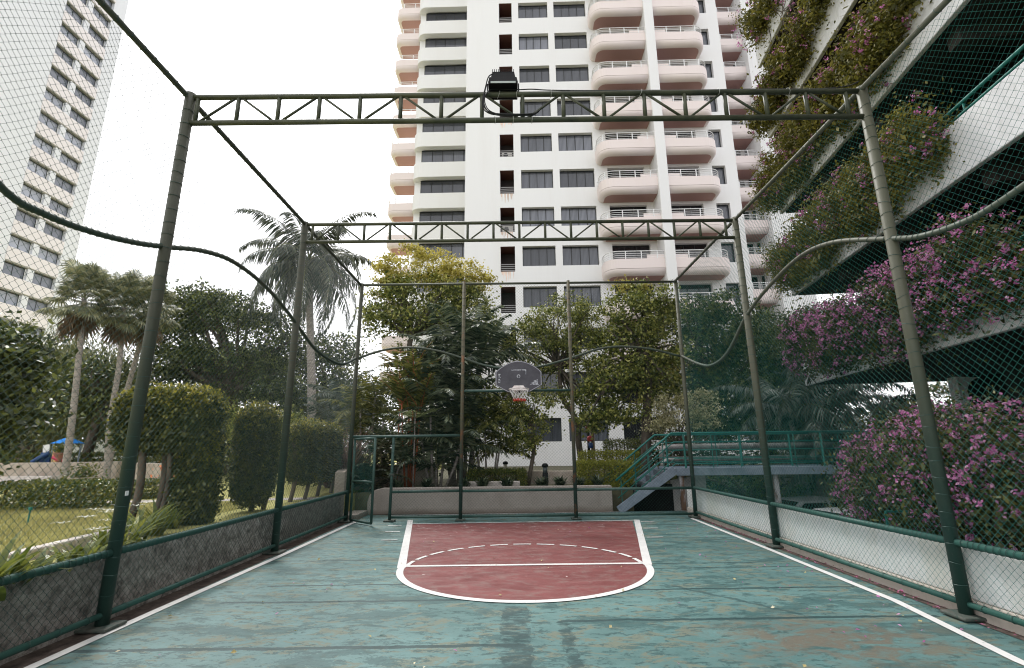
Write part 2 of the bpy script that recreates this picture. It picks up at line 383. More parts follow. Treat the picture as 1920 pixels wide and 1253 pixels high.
L_cream = leafmat('cream_leaves', [(.12, .13, .04), (.42, .39, .2), (.62, .57, .36)], .5, .35)
L_boug = leafmat('vine_leaves', [(.014,.022,.006),(.055,.068,.016),(.16,.155,.04)], .5, .35)
L_bougy = leafmat('olive_yellow_vine_leaves', [(.05,.055,.01),(.13,.125,.02),(.26,.22,.04)], .5, .4)  # olive-yellow leaf colours of the upper vines
L_flower = leafmat('magenta_bracts', [(.36,.09,.25),(.56,.19,.43),(.74,.4,.6)], .6, .5)
L_whitefl = leafmat('white_petals', [(.6, .6, .56), (.8, .8, .76)], .6, .4)
L_orange = leafmat('orange_petals', [(.6, .14, .05), (.75, .28, .12)], .6, .4)
L_grass = leafmat('grass_blades', [(.2,.2,.06),(.34,.32,.12),(.48,.43,.2)], .6, .4)

# ---------------------------------------------------------------- foliage helpers
def unit(a): return a/(np.linalg.norm(a, axis=-1, keepdims=True)+1e-9)
def leafquads(g, C, L, W=None, up=.4, droop=0.):
    C = np.asarray(C); n = len(C)
    if n == 0: return
    L = L*rng.uniform(.7, 1.25, n)[:, None]; W = L*.5 if W is None else W*rng.uniform(.7, 1.25, n)[:, None]
    u = unit(rng.normal(size=(n, 3))+np.array([0, 0, -droop])); nn = unit(rng.normal(size=(n, 3))+np.array([0, 0, up*2]))
    v = unit(np.cross(nn, u)); 
    V = np.stack([C-u*L*.5, C+v*W*.5-u*L*.05, C+u*L*.5, C-v*W*.5-u*L*.05], 1).reshape(-1, 3)
    g.quads(V, np.arange(4*n).reshape(-1, 4))
def blobpts(blobs, nclump, rc, nleaf, flat=.6, shell=.5):
    """clumps of points spread through ellipsoids -> uneven crown"""
    vol = np.array([b[3]*b[4]*b[5] for b in blobs])**(2/3); pr = vol/vol.sum()
    idx = rng.choice(len(blobs), nclump, p=pr); B = np.array(blobs)[idx]
    d = unit(rng.normal(size=(nclump, 3))); r = shell+(1-shell)*rng.uniform(0, 1, nclump)**.6
    Cc = B[:, :3]+d*B[:, 3:6]*r[:, None]
    k = rng.integers(0, nclump, nleaf); sz = rng.uniform(.6, 1.5, nclump)[k][:, None]
    P = Cc[k]+rng.normal(size=(nleaf, 3))*np.array([rc, rc, rc*flat])*sz
    return Cc, P
def B(px, py, Y, rx, ry, rY=None):
    """ellipsoid at distance Y whose centre/radii are given by the place and extent it has in the view"""
    c = atY(px, py, Y); s = Y/FPX*1.02
    return (c[0], Y, c[2], rx*s, (rY if rY else max(rx, ry)*s*.8), ry*s)
def branches(g, base, tips, r0, r1=.02, bend=.25):
    base = np.asarray(base, float)
    for tp in tips:
        m = (base+tp)/2+rng.normal(size=3)*np.linalg.norm(tp-base)*bend*.35; m[2] += .05*np.linalg.norm(tp-base)
        P = catmull([base, m, tp], 4); g.tube(P, np.linspace(r0, r1, len(P)), 5, False)
def tree(name, label, cat, trunk, r0, blobs, lm, nclump=140, rc=.35, nleaf=9000, leaf=.16, bark=None, group=None, flat=.6, up=.4, droop=0, r1=None, extra=None, W=None, nbr=22, shell=.5):
    trunk = np.asarray(trunk, float); T = catmull(trunk, 5) if len(trunk) > 2 else trunk
    o = thing(name, tuple(trunk[0]), label, cat, group)
    g = G(); g.tube(T, np.linspace(r0, r1 or r0*.55, len(T)), 9)
    Cc, P = blobpts(blobs, nclump, rc, nleaf, flat, shell)
    sel = Cc[rng.choice(len(Cc), min(nbr, len(Cc)), False)]
    start = T[-1]
    branches(g, start, sel, (r1 or r0*.55)*.75, r0*.07)
    build(g, 'trunk', bark or M_bark, o, True)
    g = G(); leafquads(g, P, leaf, W, up, droop); build(g, 'crown', lm, o)
    if extra:
        g = G(); leafquads(g, extra[1], extra[2]); build(g, 'crown_top', extra[0], o)
    return o
def frond(g, base, az, el, length, droop, nl=26, ll=.5, w=.035, hang=.3, rg=None, sweep=.55, rr=.012, tipf=.35):
    n = 14; s = np.linspace(0, 1, n); e = el-droop*s**1.3; st = length/(n-1)
    h = np.array([math.cos(az), math.sin(az), 0]); up = np.array([0, 0, 1.])
    d = np.cos(e)[:, None]*h+np.sin(e)[:, None]*up
    P = base+np.vstack([np.zeros(3), np.cumsum(d[:-1]*st, 0)])
    (rg or g).tube(P, np.linspace(rr, rr*.3, n), 4, False)
    t = np.linspace(.14, .99, nl); Q = np.stack([np.interp(t, s, P[:, k]) for k in range(3)], 1); D = unit(np.stack([np.interp(t, s, d[:, k]) for k in range(3)], 1))
    side = np.cross(h, up)
    LL = ll*(np.sin(np.clip(t*1.15+.12, 0, 1)*math.pi)**.6*(1-tipf)+tipf)*rng.uniform(.85, 1.1, nl)
    for sg in (-1, 1):
        a = unit(side*sg+D*sweep+np.array([0, 0, -hang])+rng.normal(size=(nl, 3))*.12)
        b = unit(D+rng.normal(size=(nl, 3))*.15); tip = Q+a*LL[:, None]+np.array([0, 0, -hang*.35])*LL[:, None]
        mid = Q+a*LL[:, None]*.45
        V = np.stack([Q, mid+b*w, tip, mid-b*w], 1).reshape(-1, 3); g.quads(V, np.arange(4*nl).reshape(-1, 4))
def fanleaf(g, c, az, el, pet, rad, ns=16, spread=2.1, dr=.5):
    h = np.array([math.cos(az), math.sin(az), 0]); d = math.cos(el)*h+math.sin(el)*np.array([0, 0, 1.]); hub = c+d*pet
    g.tube([c, hub], [.012, .008], 4, False)
    side = np.cross(h, [0, 0, 1.]); a = np.linspace(-spread, spread, ns)
    D = unit(np.cos(a)[:, None]*d+np.sin(a)[:, None]*side+np.array([0, 0, -.15])); W = unit(np.cross(D, np.cross(d, side)))
    mid = hub+D*rad*.55; tip = hub+D*rad*rng.uniform(.85, 1.05, ns)[:, None]+np.array([0, 0, -dr*rad*.6]); w = rad*.05
    hubs = np.repeat(hub[None], ns, 0)
    V = np.stack([hubs, mid+W*w, tip, mid-W*w], 1).reshape(-1, 3); g.quads(V, np.arange(4*ns).reshape(-1, 4))
def straps(g, c, n, L, w, spread=.9, el=(.6, 1.4)):
    for _ in range(n):
        az = rng.uniform(0, 6.28); e = rng.uniform(*el); l = L*rng.uniform(.6, 1.15); h = np.array([math.cos(az), math.sin(az), 0]); sd = np.cross(h, [0, 0, 1.])
        s = np.linspace(0, 1, 6); ee = e-spread*1.3*s**1.5; d = np.cos(ee)[:, None]*h+np.sin(ee)[:, None]*np.array([0, 0, 1.])
        P = np.array(c)+rng.normal(size=3)*[.04, .04, 0]+np.vstack([np.zeros(3), np.cumsum(d[:-1]*l/5, 0)]); ww = (w*np.array([.6, 1, 1, .85, .5, .05]))[:, None]
        V = np.stack([P-sd*ww, P+sd*ww], 1).reshape(-1, 3); g.quads(V, [(2*i, 2*i+1, 2*i+3, 2*i+2) for i in range(5)])
def boxleaves(x0, x1, y0, y1, z0, z1, n, jit=.05, rnd=.15):
    """points near the surface of a rounded box (clipped hedge)"""
    c = np.array([(x0+x1)/2, (y0+y1)/2, (z0+z1)/2]); h = np.array([(x1-x0)/2, (y1-y0)/2, (z1-z0)/2])
    u = rng.uniform(-1, 1, (n, 3)); A = np.array([h[1]*h[2], h[0]*h[2], h[0]*h[1]]); ax = rng.choice(3, n, p=A/A.sum())
    u[np.arange(n), ax] = np.sign(u[np.arange(n), ax])*(1-rng.uniform(0, 1, n)**2*.35)
    pn = 3.6 if rnd > .9 else (6 if rnd > .4 else 14); a = np.abs(u); k = a.max(1)/((a**pn).sum(1)**(1/pn)); P = c+u*h*1.03*k[:, None]
    return P+rng.normal(size=(n, 3))*jit
#@@SETTING
# ================================================================ SETTING
XL, XR, Y0, Y1, Y2, Y3, HT = -4.10, 4.54, 1.77, 5.42, 9.07, 12.81, 6.15
g = G(); g.quads([(-400,-400,-1.4),(400,-400,-1.4),(400,600,-1.4),(-400,600,-1.4)], [(0,1,2,3)]); struct(build(g, 'ground', M_low))
g = G(); g.box(-4.3, 4.72, -14, 14.25, -1.5, 0); struct(build(g, 'court_floor', M_court))
g = G(); g.box(-200, -4.42, -60, 260, -1.38, .55); struct(build(g, 'lawn', M_lawn))
g = G(); g.box(-4.41, 3.4, 14.45, 260, -1.38, .56); g.box(3.41, 70, 19.5, 260, -1.38, .55); struct(build(g, 'garden_ground', M_gtop))
# key (red) and lines, sheets 4 mm apart
def sheet(g, poly, z): n = len(poly); g.add([(x, y, z) for x, y in poly], [tuple(range(n))])
def strip(g, pts, w, z):
    P = np.asarray(pts, float); T = np.gradient(P, axis=0) if len(P) > 2 else np.repeat((P[1]-P[0])[None], 2, 0); T = unit(T); N = np.stack([-T[:, 1], T[:, 0]], 1)
    w = np.broadcast_to(np.asarray(w, float), (len(P),))[:, None]*.5
    V = np.stack([P-N*w, P+N*w], 1).reshape(-1, 2); V = np.c_[V, np.full(len(V), z)]
    g.quads(V, [(2*i, 2*i+2, 2*i+3, 2*i+1) for i in range(len(P)-1)])
FT, CX = 7.97, .17; RAD = 1.83
arc = [(CX+RAD*math.cos(a), FT-.02-RAD*.99*math.sin(a)) for a in np.linspace(0, math.pi, 49)]
g = G(); sheet(g, [(-2.45, 12.3), (CX-RAD, FT)]+arc[::-1]+[(2.86, 12.42)], .004); struct(build(g, 'red_key_area', M_key))
g = G()
strip(g, arc, .1, .009)
strip(g, [(-2.56, 13.0), (CX-RAD-.0, FT-.1)], .13, .0095); strip(g, [(3.0, 12.55), (CX+RAD+.0, FT-.1)], .13, .0095)
strip(g, [(CX-RAD+.03, FT), (CX+RAD-.03, FT)], .09, .010)
for i in range(13):
    a0 = math.pi*(i+.12)/13; a1 = math.pi*(i+.88)/13
    strip(g, [(CX+(RAD-.06)*math.cos(a), FT+(RAD-.06)*.93*math.sin(a)) for a in np.linspace(a0, a1, 5)], .065, .0105)
for x, y in ((-2.66, 12.1), (-2.5, 11.2), (-2.33, 10.2)): strip(g, [(x-.24, y), (x+.08, y)], .055, .012)
for x, y in ((3.1, 12.25), (2.9, 11.25), (2.68, 10.15)): strip(g, [(x-.08, y), (x+.24, y)], .055, .012)
strip(g, [(-2.5, 12.33), (2.95, 12.45)], .055, .0125)
struct(build(g, 'key_line_markings', M_white_p))
g = G(); strip(g, [(-3.98, 1.0), (-3.96, 6), (-3.9, 9), (-3.88, 12.9)], .1, .008); strip(g, [(4.02, 1), (4.03, 4.4), (4.26, 6), (4.33, 9), (4.38, 12.7)], .09, .008); strip(g, [(-3.3, 13.98), (2.9, 14.1)], .06, .008)
struct(build(g, 'side_line_markings', M_white_p))
g = G(); strip(g, [(-4.16, -3), (-4.16, 13.0)], .28, .006); strip(g, [(4.545, -3), (4.545, 13.4)], .1, .006); struct(build(g, 'gutter_strip', M_gutter))

# walls beside and behind the court
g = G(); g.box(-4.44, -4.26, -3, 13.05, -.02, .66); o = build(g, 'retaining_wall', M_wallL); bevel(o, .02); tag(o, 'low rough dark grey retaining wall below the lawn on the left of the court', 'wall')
w = thing('low_wall', (4.7, 5, 0), 'low white painted wall with a beige foot along the right of the court', 'wall')
g = G(); g.box(4.625, 4.78, -3, 13.6, .172, .67); o = build(g, 'wall_panel', M_wallR, w); bevel(o, .015)
g = G(); g.box(4.6, 4.80, -3, 13.6, -1.4, .17); o = build(g, 'wall_foot', M_wallfoot, w); bevel(o, .012)
g = G(); pts = [(14.15, -4.0+.0), ]
pl = [(-3.98, .0), (-3.98, .35), (-3.93, .52), (-3.8, .65), (-3.6, .695), (2.75, .695), (2.75, .0)]
g.prism([(x, z) for x, z in pl], 1, 14.12, 14.42); o = build(g, 'planter_wall', M_pebble); bevel(o, .02); tag(o, 'pebble dash planter wall with one rounded end behind the hoop', 'wall')
g = G(); g.prism([(-4.6, .0), (-3.95, .0), (-3.95, .13), (-4.6, .13)], 1, 13.1, 14.1); o = build(g, 'kerb_step', M_pebble); struct(o)
g = G(); P = catmull([(-4.5, 13.3, .55), (-4.9, 15.2, .6), (-4.3, 16.8, .62), (-2.6, 17.6, .62)], 8)
for a, b in zip(P[:-1], P[1:]):
    d = unit(b-a); g.obox((a+b)/2+[0, 0, .2], d, np.array([-d[1], d[0], 0]), [0, 0, 1], np.linalg.norm(b-a)/2+.01, .12, .42)
o = build(g, 'curved_garden_wall', M_beige); tag(o, 'curved beige garden wall behind the open gate', 'wall')

# ================================================================ FENCES
def mesh_wire(g, P0, dx, L, z0, z1, nrm, a=.04, r=.0021, hole=None, phase=0):
    """chain link: zigzag wires hooked into each other, wire i between columns i and i+1"""
    nw = int(L/a); nh = int((z1-z0)/a)
    P0 = np.array(P0, float); dx = np.array(dx, float); nrm = np.array(nrm, float)
    k = np.arange(nh+1); z = z0+k*a
    for i in range(nw):
        odd = (k+i) % 2
        s = (i+odd)*a+np.where(odd == 1, r*.9, -r*.9); off = np.where(odd == 1, 1, -1)*r*.9
        wob = .006*np.sin(z*2.3+i*.11)+.004*np.sin(z*5.1+i*.37)
        C = P0+dx*(s+wob*.5)[:, None]+nrm*(off+wob)[:, None]; C[:, 2] = z
        keep = np.ones(nh, bool)
        if hole is not None: keep = ~((s[:-1] > hole[0]) & (s[:-1] < hole[1]) & (z[:-1] < hole[2]))
        tri = np.array([[1, 0], [-.5, .87], [-.5, -.87]])*r
        V = np.concatenate([C[:, None]+tri[None, :, :1]*dx+tri[None, :, 1:]*nrm], 0).reshape(-1, 3)
        j = np.arange(nh)[keep][:, None]*3; c = np.arange(3)[None]
        q = np.stack([j+c, j+(c+1) % 3, j+3+(c+1) % 3, j+3+c], -1).reshape(-1, 4)
        g.quads(V, q)
def rings(g, a, b, r, n, tr=.003):
    a = np.array(a, float); b = np.array(b, float)
    ax = unit((b-a)[None])[0]; u = unit(np.cross(ax, [.3, .5, .8])[None])[0]; v = np.cross(ax, u); t = np.linspace(0, 2*math.pi, 13)
    for i in range(n):
        c = a+(b-a)*(i+.5+rng.uniform(-.12, .12))/n; tilt = rng.normal(size=2)*.15
        P = c+np.cos(t)[:, None]*u*r+np.sin(t)[:, None]*v*r+ax*(np.cos(t)*tilt[0]+np.sin(t)*tilt[1])[:, None]*r
        g.tube(P, tr, 4, False)
def pipe(name, a, b, r, mat, par, n=12): g = G(); g.cyl(a, b, r, n); return build(g, name, mat, par, True)
CURVE_L = [(-4.1,1.77,3.95),(-4.1,2.3,4.3),(-4.1,2.9,4.15),(-4.1,3.6,3.8),(-4.1,3.95,3.77),(-4.1,4.4,3.82),(-4.1,4.9,3.93),(-4.1,5.42,4.09),(-4.1,6.11,4.33),(-4.1,6.86,4.46),(-4.1,7.85,4.4),(-4.1,8.89,4.15),(-4.1,10.04,3.8),(-4.1,11.16,3.72),(-4.1,11.9,3.8),(-4.1,12.78,4.1)]
CURVE_R = [(4.54,1.77,3.9),(4.54,2.4,4.25),(4.54,3.0,4.2),(4.54,3.6,3.98),(4.54,4.15,3.87),(4.54,4.54,3.86),(4.54,5.05,3.95),(4.54,5.53,4.14),(4.54,6.41,4.48),(4.54,7.2,4.58),(4.54,8.2,4.42),(4.54,9.09,4.14),(4.54,10.06,3.62),(4.54,10.92,3.5),(4.54,11.68,3.66),(4.54,12.78,4.06)]
CURVE_E = [(-4.08,12.81,4.1),(-3.38,12.81,4.32),(-2.67,12.81,4.38),(-1.96,12.81,4.28),(-1.27,12.81,4.07),(-.68,12.81,3.87),(.03,12.81,3.77),(.73,12.81,3.82),(1.59,12.81,4.04),(2.31,12.81,4.27),(2.96,12.81,4.34),(3.74,12.81,4.26),(4.5,12.81,4.06)]
def side_fence(X, sg, label, curve, lean):
    TG = G(); f = thing('chain_link_fence', (X, 5.4, 0), label, 'fence')
    rm = M_railR if sg > 0 else M_rail
    for i, Y in enumerate((Y0, Y1, Y2, Y3)):
        xt, xb = lean[i]; g = G(); r = .062 if i < 3 else .05
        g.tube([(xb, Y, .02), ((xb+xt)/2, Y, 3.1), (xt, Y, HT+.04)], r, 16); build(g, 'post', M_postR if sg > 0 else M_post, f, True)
        rings(TG, (xb, Y, .25), (xt, Y, 6.0), r+.002, 34)
        g = G(); g.box(xb-.15*1, xb+.15*1, Y-.15, Y+.15, .012, .045); b = build(g, 'base_plate', M_plate, f); bevel(b, .012)
    for nm, z, r in (('bottom_rail', .14, .03), ('middle_rail', .72, .036)):
        for a, b in ((Y0, Y1), (Y1, Y2), (Y2, Y3)):
            sag = .012*sg; g = G(); g.tube([(X, a+.06, z), (X+sag, (a+b)/2, z-.006), (X, b-.06, z)], r, 12); build(g, nm, rm, f, True)
            rings(TG, (X, a+.1, z), (X, b-.1, z), r+.003, 50 if z > .5 else 12, .0028)
    g = G(); g.cyl((X, Y0, HT), (X, Y3, HT), .034, 12); build(g, 'top_rail', rm, f, True)
    rings(TG, (X, Y0, HT), (X, Y3, HT), .037, 60)
    C = catmull(curve, 6); g = G(); g.tube(C+np.array([-sg*.0, 0, 0]), .031, 10); build(g, 'curved_rail', rm, f, True)
    for i in range(0, len(C)-2, 1): rings(TG, C[i], C[i+1], .034, 1, .0028)
    tag(build(TG, 'tie_wires', M_tie, f), kind='stuff')
    g = G(); mesh_wire(g, (X+sg*.045, Y0, 0), (0, 1, 0), Y3-Y0, .13, HT, (1, 0, 0), .04, .0021)
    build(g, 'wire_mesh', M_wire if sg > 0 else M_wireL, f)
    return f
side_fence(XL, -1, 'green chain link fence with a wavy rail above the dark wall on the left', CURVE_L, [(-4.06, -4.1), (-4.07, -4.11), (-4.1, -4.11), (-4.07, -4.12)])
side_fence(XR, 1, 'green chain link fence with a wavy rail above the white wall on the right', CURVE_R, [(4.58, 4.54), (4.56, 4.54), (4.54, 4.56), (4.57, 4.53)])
f = thing('end_fence', (.2, Y3, 0), 'chain link fence across the far end of the court with an open gate', 'fence')
TG = G()
for xb, xt in ((-1.29, -1.26), (1.57, 1.60)):
    g = G(); g.tube([(xb, Y3, .02), (xt, Y3, HT+.06)], .046, 14); build(g, 'post', M_endpost, f, True)
    rings(TG, (xb, Y3, .2), (xt, Y3, 6.0), .049, 30, .004)
    g = G(); g.box(xb-.12, xb+.12, Y3-.12, Y3+.12, .012, .04); bevel(build(g, 'base_plate', M_plate, f), .01)
g = G(); g.cyl((-3.04, Y3, .02), (-3.02, Y3, 2.03), .037, 12); build(g, 'post', M_gateM, f, True)
rings(TG, (-3.04, Y3, .1), (-3.02, Y3, 2), .04, 8, .004)
g = G(); g.box(-3.17, -2.9, Y3-.12, Y3+.12, .012, .04); bevel(build(g, 'base_plate', M_plate, f), .01)
pipe('top_rail', (-4.05, Y3, HT), (4.54, Y3, HT), .032, M_rail, f)
pipe('gate_lintel', (-4.06, Y3, 2.06), (-1.32, Y3, 2.06), .034, M_gateM, f)
pipe('backboard_rail', (-1.23, Y3, 3.2), (1.56, Y3, 3.19), .033, M_gateM, f)
for a, b in ((-3.0, -1.33), (-1.24, 1.53), (1.61, 4.5)):
    p = pipe('middle_rail', (a, Y3, .7), (b, Y3, .71), .033, M_gateM, f); rings(TG, (a, Y3, .7), (b, Y3, .71), .036, int((b-a)*9), .004)
    pipe('bottom_rail', (a, Y3, .1), (b, Y3, .1), .03, M_gateM, f)
g = G(); g.tube(catmull(CURVE_E, 6), .03, 10); build(g, 'curved_rail', M_rail, f, True)
g = G(); mesh_wire(g, (-4.05, Y3+.04, 0), (1, 0, 0), 8.56, .1, HT, (0, 1, 0), .04, .002, hole=(0, 1.03, 2.06)); build(g, 'wire_mesh', M_wireL, f)
tag(build(TG, 'tie_wires', M_tie, f), kind='stuff')
# gate, swung open towards the court
th = R_(44); gd = np.array([math.cos(th), -math.sin(th), 0]); hp = np.array([-4.0, Y3-.02, 0]); up = np.array([0, 0, 1.])
g = G()
for s in (0, .98): g.cyl(hp+gd*s+up*.06, hp+gd*s+up*2.0, .03, 10)
for z in (.06, .98, 2.0): g.cyl(hp+up*z, hp+gd*.98+up*z, .028, 10)
gate = build(g, 'gate', M_gateM, f, True)
g = G(); mesh_wire(g, hp+np.array([0, 0, 0]), gd, .98, .06, 2.0, np.array([gd[1], -gd[0], 0])*-1, .04, .002); build(g, 'wire_mesh', M_wire, gate)
g = G()
g.box(-3.09, -2.97, Y3-.055, Y3+.055, 1.1, 1.14)
build(g, 'gate_latch', M_plate, f)

# ---------------- trusses
def truss(Y, x0, x1, xv0, label, r=.034, zb=5.765, zt=6.14, xv1=4.34):
    t = thing('roof_truss', ((x0+x1)/2, Y, zb), label, 'truss', 'lattice trusses over the court')
    pipe('top_chord', (x0, Y, zt), (x1, Y, zt), r, M_truss, t); pipe('bottom_chord', (x0, Y, zb), (x1, Y, zb), r, M_truss, t)
    dx = (xv1-xv0)/16
    for i in range(17): pipe('upright', (xv0+dx*i, Y, zb), (xv0+dx*i, Y, zt), .026, M_truss, t, 10)
    for i in range(16):
        a, b = xv0+dx*i, xv0+dx*(i+1); e = .05
        if i % 2 == 0: pipe('diagonal', (a+e, Y+.003, zb+.02), (b-e, Y+.003, zt-.02), .016, M_truss, t, 8)
        else: pipe('diagonal', (a+e, Y+.003, zt-.02), (b-e, Y+.003, zb+.02), .016, M_truss, t, 8)
    return t
truss(Y1, -4.06, 4.56, -3.965, 'dark olive lattice truss over the near part of the court carrying the floodlight')
truss(Y2, -4.07, 4.54, -3.94, 'dark olive lattice truss over the middle of the court behind the floodlight truss')
# ---------------- floodlight and cables
fl = thing('floodlight', (-.06, Y1, 6.18), 'black finned floodlight clamped on top of the near truss', 'floodlight')
g = G(); y = Y1
def frus(g, x0, x1, z0, x2, x3, z1, ya, yb): g.add([(x0,ya,z0),(x1,ya,z0),(x1,yb,z0),(x0,yb,z0),(x2,ya+.02,z1),(x3,ya+.02,z1),(x3,yb-.02,z1),(x2,yb-.02,z1)], [(0,3,2,1),(4,5,6,7),(0,1,5,4),(1,2,6,5),(2,3,7,6),(3,0,4,7)])
frus(g, -.25, .13, 6.225, -.235, .115, 6.315, y-.13, y+.17); frus(g, -.215, .1, 6.316, -.2, .085, 6.42, y-.1, y+.13)
bevel(build(g, 'housing', M_black, fl), .008)
g = G()
for i in range(12): xx = -.195+i*.0245; g.box(xx, xx+.008, y-.09, y+.12, 6.41, 6.445)
build(g, 'cooling_fins', M_black, fl)
g = G(); g.box(-.245, .125, y-.14, y+.16, 6.19, 6.224); build(g, 'visor_frame', M_black, fl)
g = G(); g.box(-.215, .1, y-.146, y-.141, 6.192, 6.219); build(g, 'lens', M_glass, fl)
g = G(); g.cyl((-.26, y, 6.16), (-.26, y, 6.3), .009, 6); g.cyl((.14, y, 6.16), (.14, y, 6.3), .009, 6); g.cyl((-.26, y, 6.165), (.14, y, 6.165), .01, 6); build(g, 'bracket', M_black, fl)
P = [(-.18, y-.15, 6.33), (-.24, y-.16, 6.27), (-.275, y-.1, 6.2), (-.31, y-.06, 6.08), (-.325, y-.05, 5.98), (-.3, y-.05, 5.88), (-.22, y-.05, 5.82), (-.1, y-.045, 5.805), (.1, y-.045, 5.8), (.3, y-.045, 5.8), (.36, y-.05, 5.825), (.39, y-.05, 5.85), (.37, y-.05, 5.84), (.31, y-.045, 5.81), (.1, y-.05, 5.79), (-.13, y-.05, 5.8), (-.25, y-.055, 5.85), (-.3, y-.06, 5.95), (-.3, y-.06, 6.05), (-.25, y-.05, 6.15), (-.15, y-.04, 6.19), (.1, y-.03, 6.185), (.3, y-.02, 6.2), (.5, y-.02, 6.185), (.9, y-.01, 6.18), (1.6, y, 6.185), (2.3, y, 6.178), (3.2, y, 6.185), (4.0, y, 6.18), (4.35, y-.03, 6.19), (4.5, y-.05, 6.24)]
c = thing('power_cable', (.3, Y1, 5.8), 'black cable looped below the floodlight and tied along the truss', 'cable')
g = G(); g.tube(catmull(P, 6), .0075, 6); g.tube(catmull([np.array(p)+[.012, -.012, .008] for p in P[2:20]], 6), .0065, 6); build(g, 'cable', M_cable, c, True)
g = G()
for x, z in ((-.12, 6.14), (.12, 6.14), (.55, 6.14), (1.7, 6.14), (2.7, 6.14), (3.6, 6.14), (-.17, 5.765), (.06, 5.765), (.3, 5.765)): rings(g, (x, y, z), (x+.005, y, z), .045, 1, .003)
build(g, 'cable_ties', M_tieb, c)

# ---------------- hoop
h = thing('basketball_hoop', (.195, 12.6, 3.1), 'scuffed black fan shaped backboard with a faded ring and torn net', 'basketball hoop')
cx, cz = .195, 3.46; hw = .6
arcp = [(cx+hw*math.cos(a)*1.0, cz+.14+.34*math.sin(a)**1.0) for a in np.linspace(R_(0), R_(180), 25)]
outer = [(cx+hw, cz-.15)]+[(cx+hw*x_, cz+.19+.29*math.cos(x_*math.pi/2)**.85 if abs(x_) < 1 else cz+.19) for x_ in np.linspace(1, -1, 25)]+[(cx-hw, cz-.15), (cx-.29, cz-.32), (cx+.29, cz-.32)]
g = G(); g.prism(outer, 1, 12.58, 12.62); bevel(build(g, 'backboard', M_board, h), .006)
def inset(poly, k): return [(cx+(x-cx)*k, cz+.03+(z-cz-.03)*k) for x, z in poly]
g = G(); a, b = inset(outer, .985), inset(outer, .955); n = len(a)
for i in range(n):
    j = (i+1) % n; g.add([(a[i][0], 12.577, a[i][1]), (a[j][0], 12.577, a[j][1]), (b[j][0], 12.577, b[j][1]), (b[i][0], 12.577, b[i][1])], [(0, 1, 2, 3)])
build(g, 'border_line', plain('pale_border', (.42, .42, .47), .5), h)
g = G()
def rect(g, x0, x1, z0, z1, y=12.576): g.add([(x0, y, z0), (x1, y, z0), (x1, y, z1), (x0, y, z1)], [(0, 1, 2, 3)])
rect(g, cx-.19, cx+.2, 3.69, 3.715); rect(g, cx+.175, cx+.2, 3.58, 3.69)
t = np.linspace(0, 2*math.pi, 19)
for i in range(18):
    g.add([(cx+r*math.cos(q), 12.576, 3.54+r*math.sin(q)) for r, q in ((.028, t[i]), (.045, t[i]), (.045, t[i+1]), (.028, t[i+1]))], [(0, 1, 2, 3)])
for k, (dz, ww) in enumerate(((.1, .05), (.06, .035), (.02, .055), (-.03, .04), (-.07, .06), (-.105, .045))): rect(g, cx-.52, cx-.52+ww, 3.48+dz, 3.48+dz+.026)
for k in range(7): rect(g, cx+.31+k*.028, cx+.31+k*.028+.02, 3.33, 3.37+.009*k+.03*(k > 2))
rect(g, cx+.29, cx+.52, 3.315, 3.328)
build(g, 'worn_print', M_scuff, h)
g = G(); yc, rc, zr = 12.28, .25, 3.17
tt = np.linspace(0, 2*math.pi, 33); g.tube([(cx+rc*math.cos(q), yc+rc*math.sin(q), zr) for q in tt], .011, 8, False)
rim = build(g, 'rim', M_rim, h, True)
g = G(); g.box(cx-.13, cx+.13, 12.53, 12.575, 3.12, 3.26); g.add([(cx-.2, 12.5, 3.18), (cx+.2, 12.5, 3.18), (cx+.12, 12.57, 3.3), (cx-.12, 12.57, 3.3)], [(0, 1, 2, 3)]); g.box(cx-.1, cx+.1, 12.4, 12.53, 3.155, 3.175)
build(g, 'rim_bracket', M_rim, h)
g = G()
for x in (-.06, -.02, .02, .06): g.box(cx+x-.012, cx+x+.012, 12.5, 12.53, 3.06, 3.16)
build(g, 'bracket_slots', M_black, h)
def net(g, z0, z1, r0, r1, n, k, tr):
    for d in (1, -1):
        for i in range(n):
            P = []
            for j in range(k+1):
                s = j/k; r = r0+(r1-r0)*s**.8; q = 2*math.pi*(i+d*.5*j)/n
                P.append((cx+.02*s+r*math.cos(q)+rng.normal()*.006*s, yc+r*math.sin(q)+rng.normal()*.006*s, z0+(z1-z0)*s+rng.normal()*.008*s))
            g.tube(P, tr, 4, False)
g = G(); net(g, zr-.005, 2.92, rc, .15, 12, 4, .0055); build(g, 'net', M_net, h)
g = G(); net(g, 2.93, 2.875, .15, .155, 10, 2, .006); build(g, 'net_hem', M_netr, h)
g = G(); g.cyl((cx-.3, 12.62, 3.3), (cx-.3, 12.8, 3.2), .02, 8); g.cyl((cx+.3, 12.62, 3.3), (cx+.3, 12.8, 3.2), .02, 8); g.cyl((cx-.25, 12.62, 3.6), (cx-.25, 12.81, 3.82), .016, 8); g.cyl((cx+.25, 12.62, 3.6), (cx+.25, 12.81, 3.8), .016, 8); build(g, 'mounting_arm', M_gateM, h)

# ---------------- stickers on the posts
for (px, py, lab) in ((238, 925, 'small white sticker on the near left post at waist height'),):
    p = atX(px, py, -4.04); g = G(); g.obox(p, [1, 0, 0], [0, 1, 0], [0, 0, 1], .002, .022, .024); o = build(g, 'sticker', plain('sticker_white', (.75, .75, .75), .6)); tag(o, lab, 'sticker')

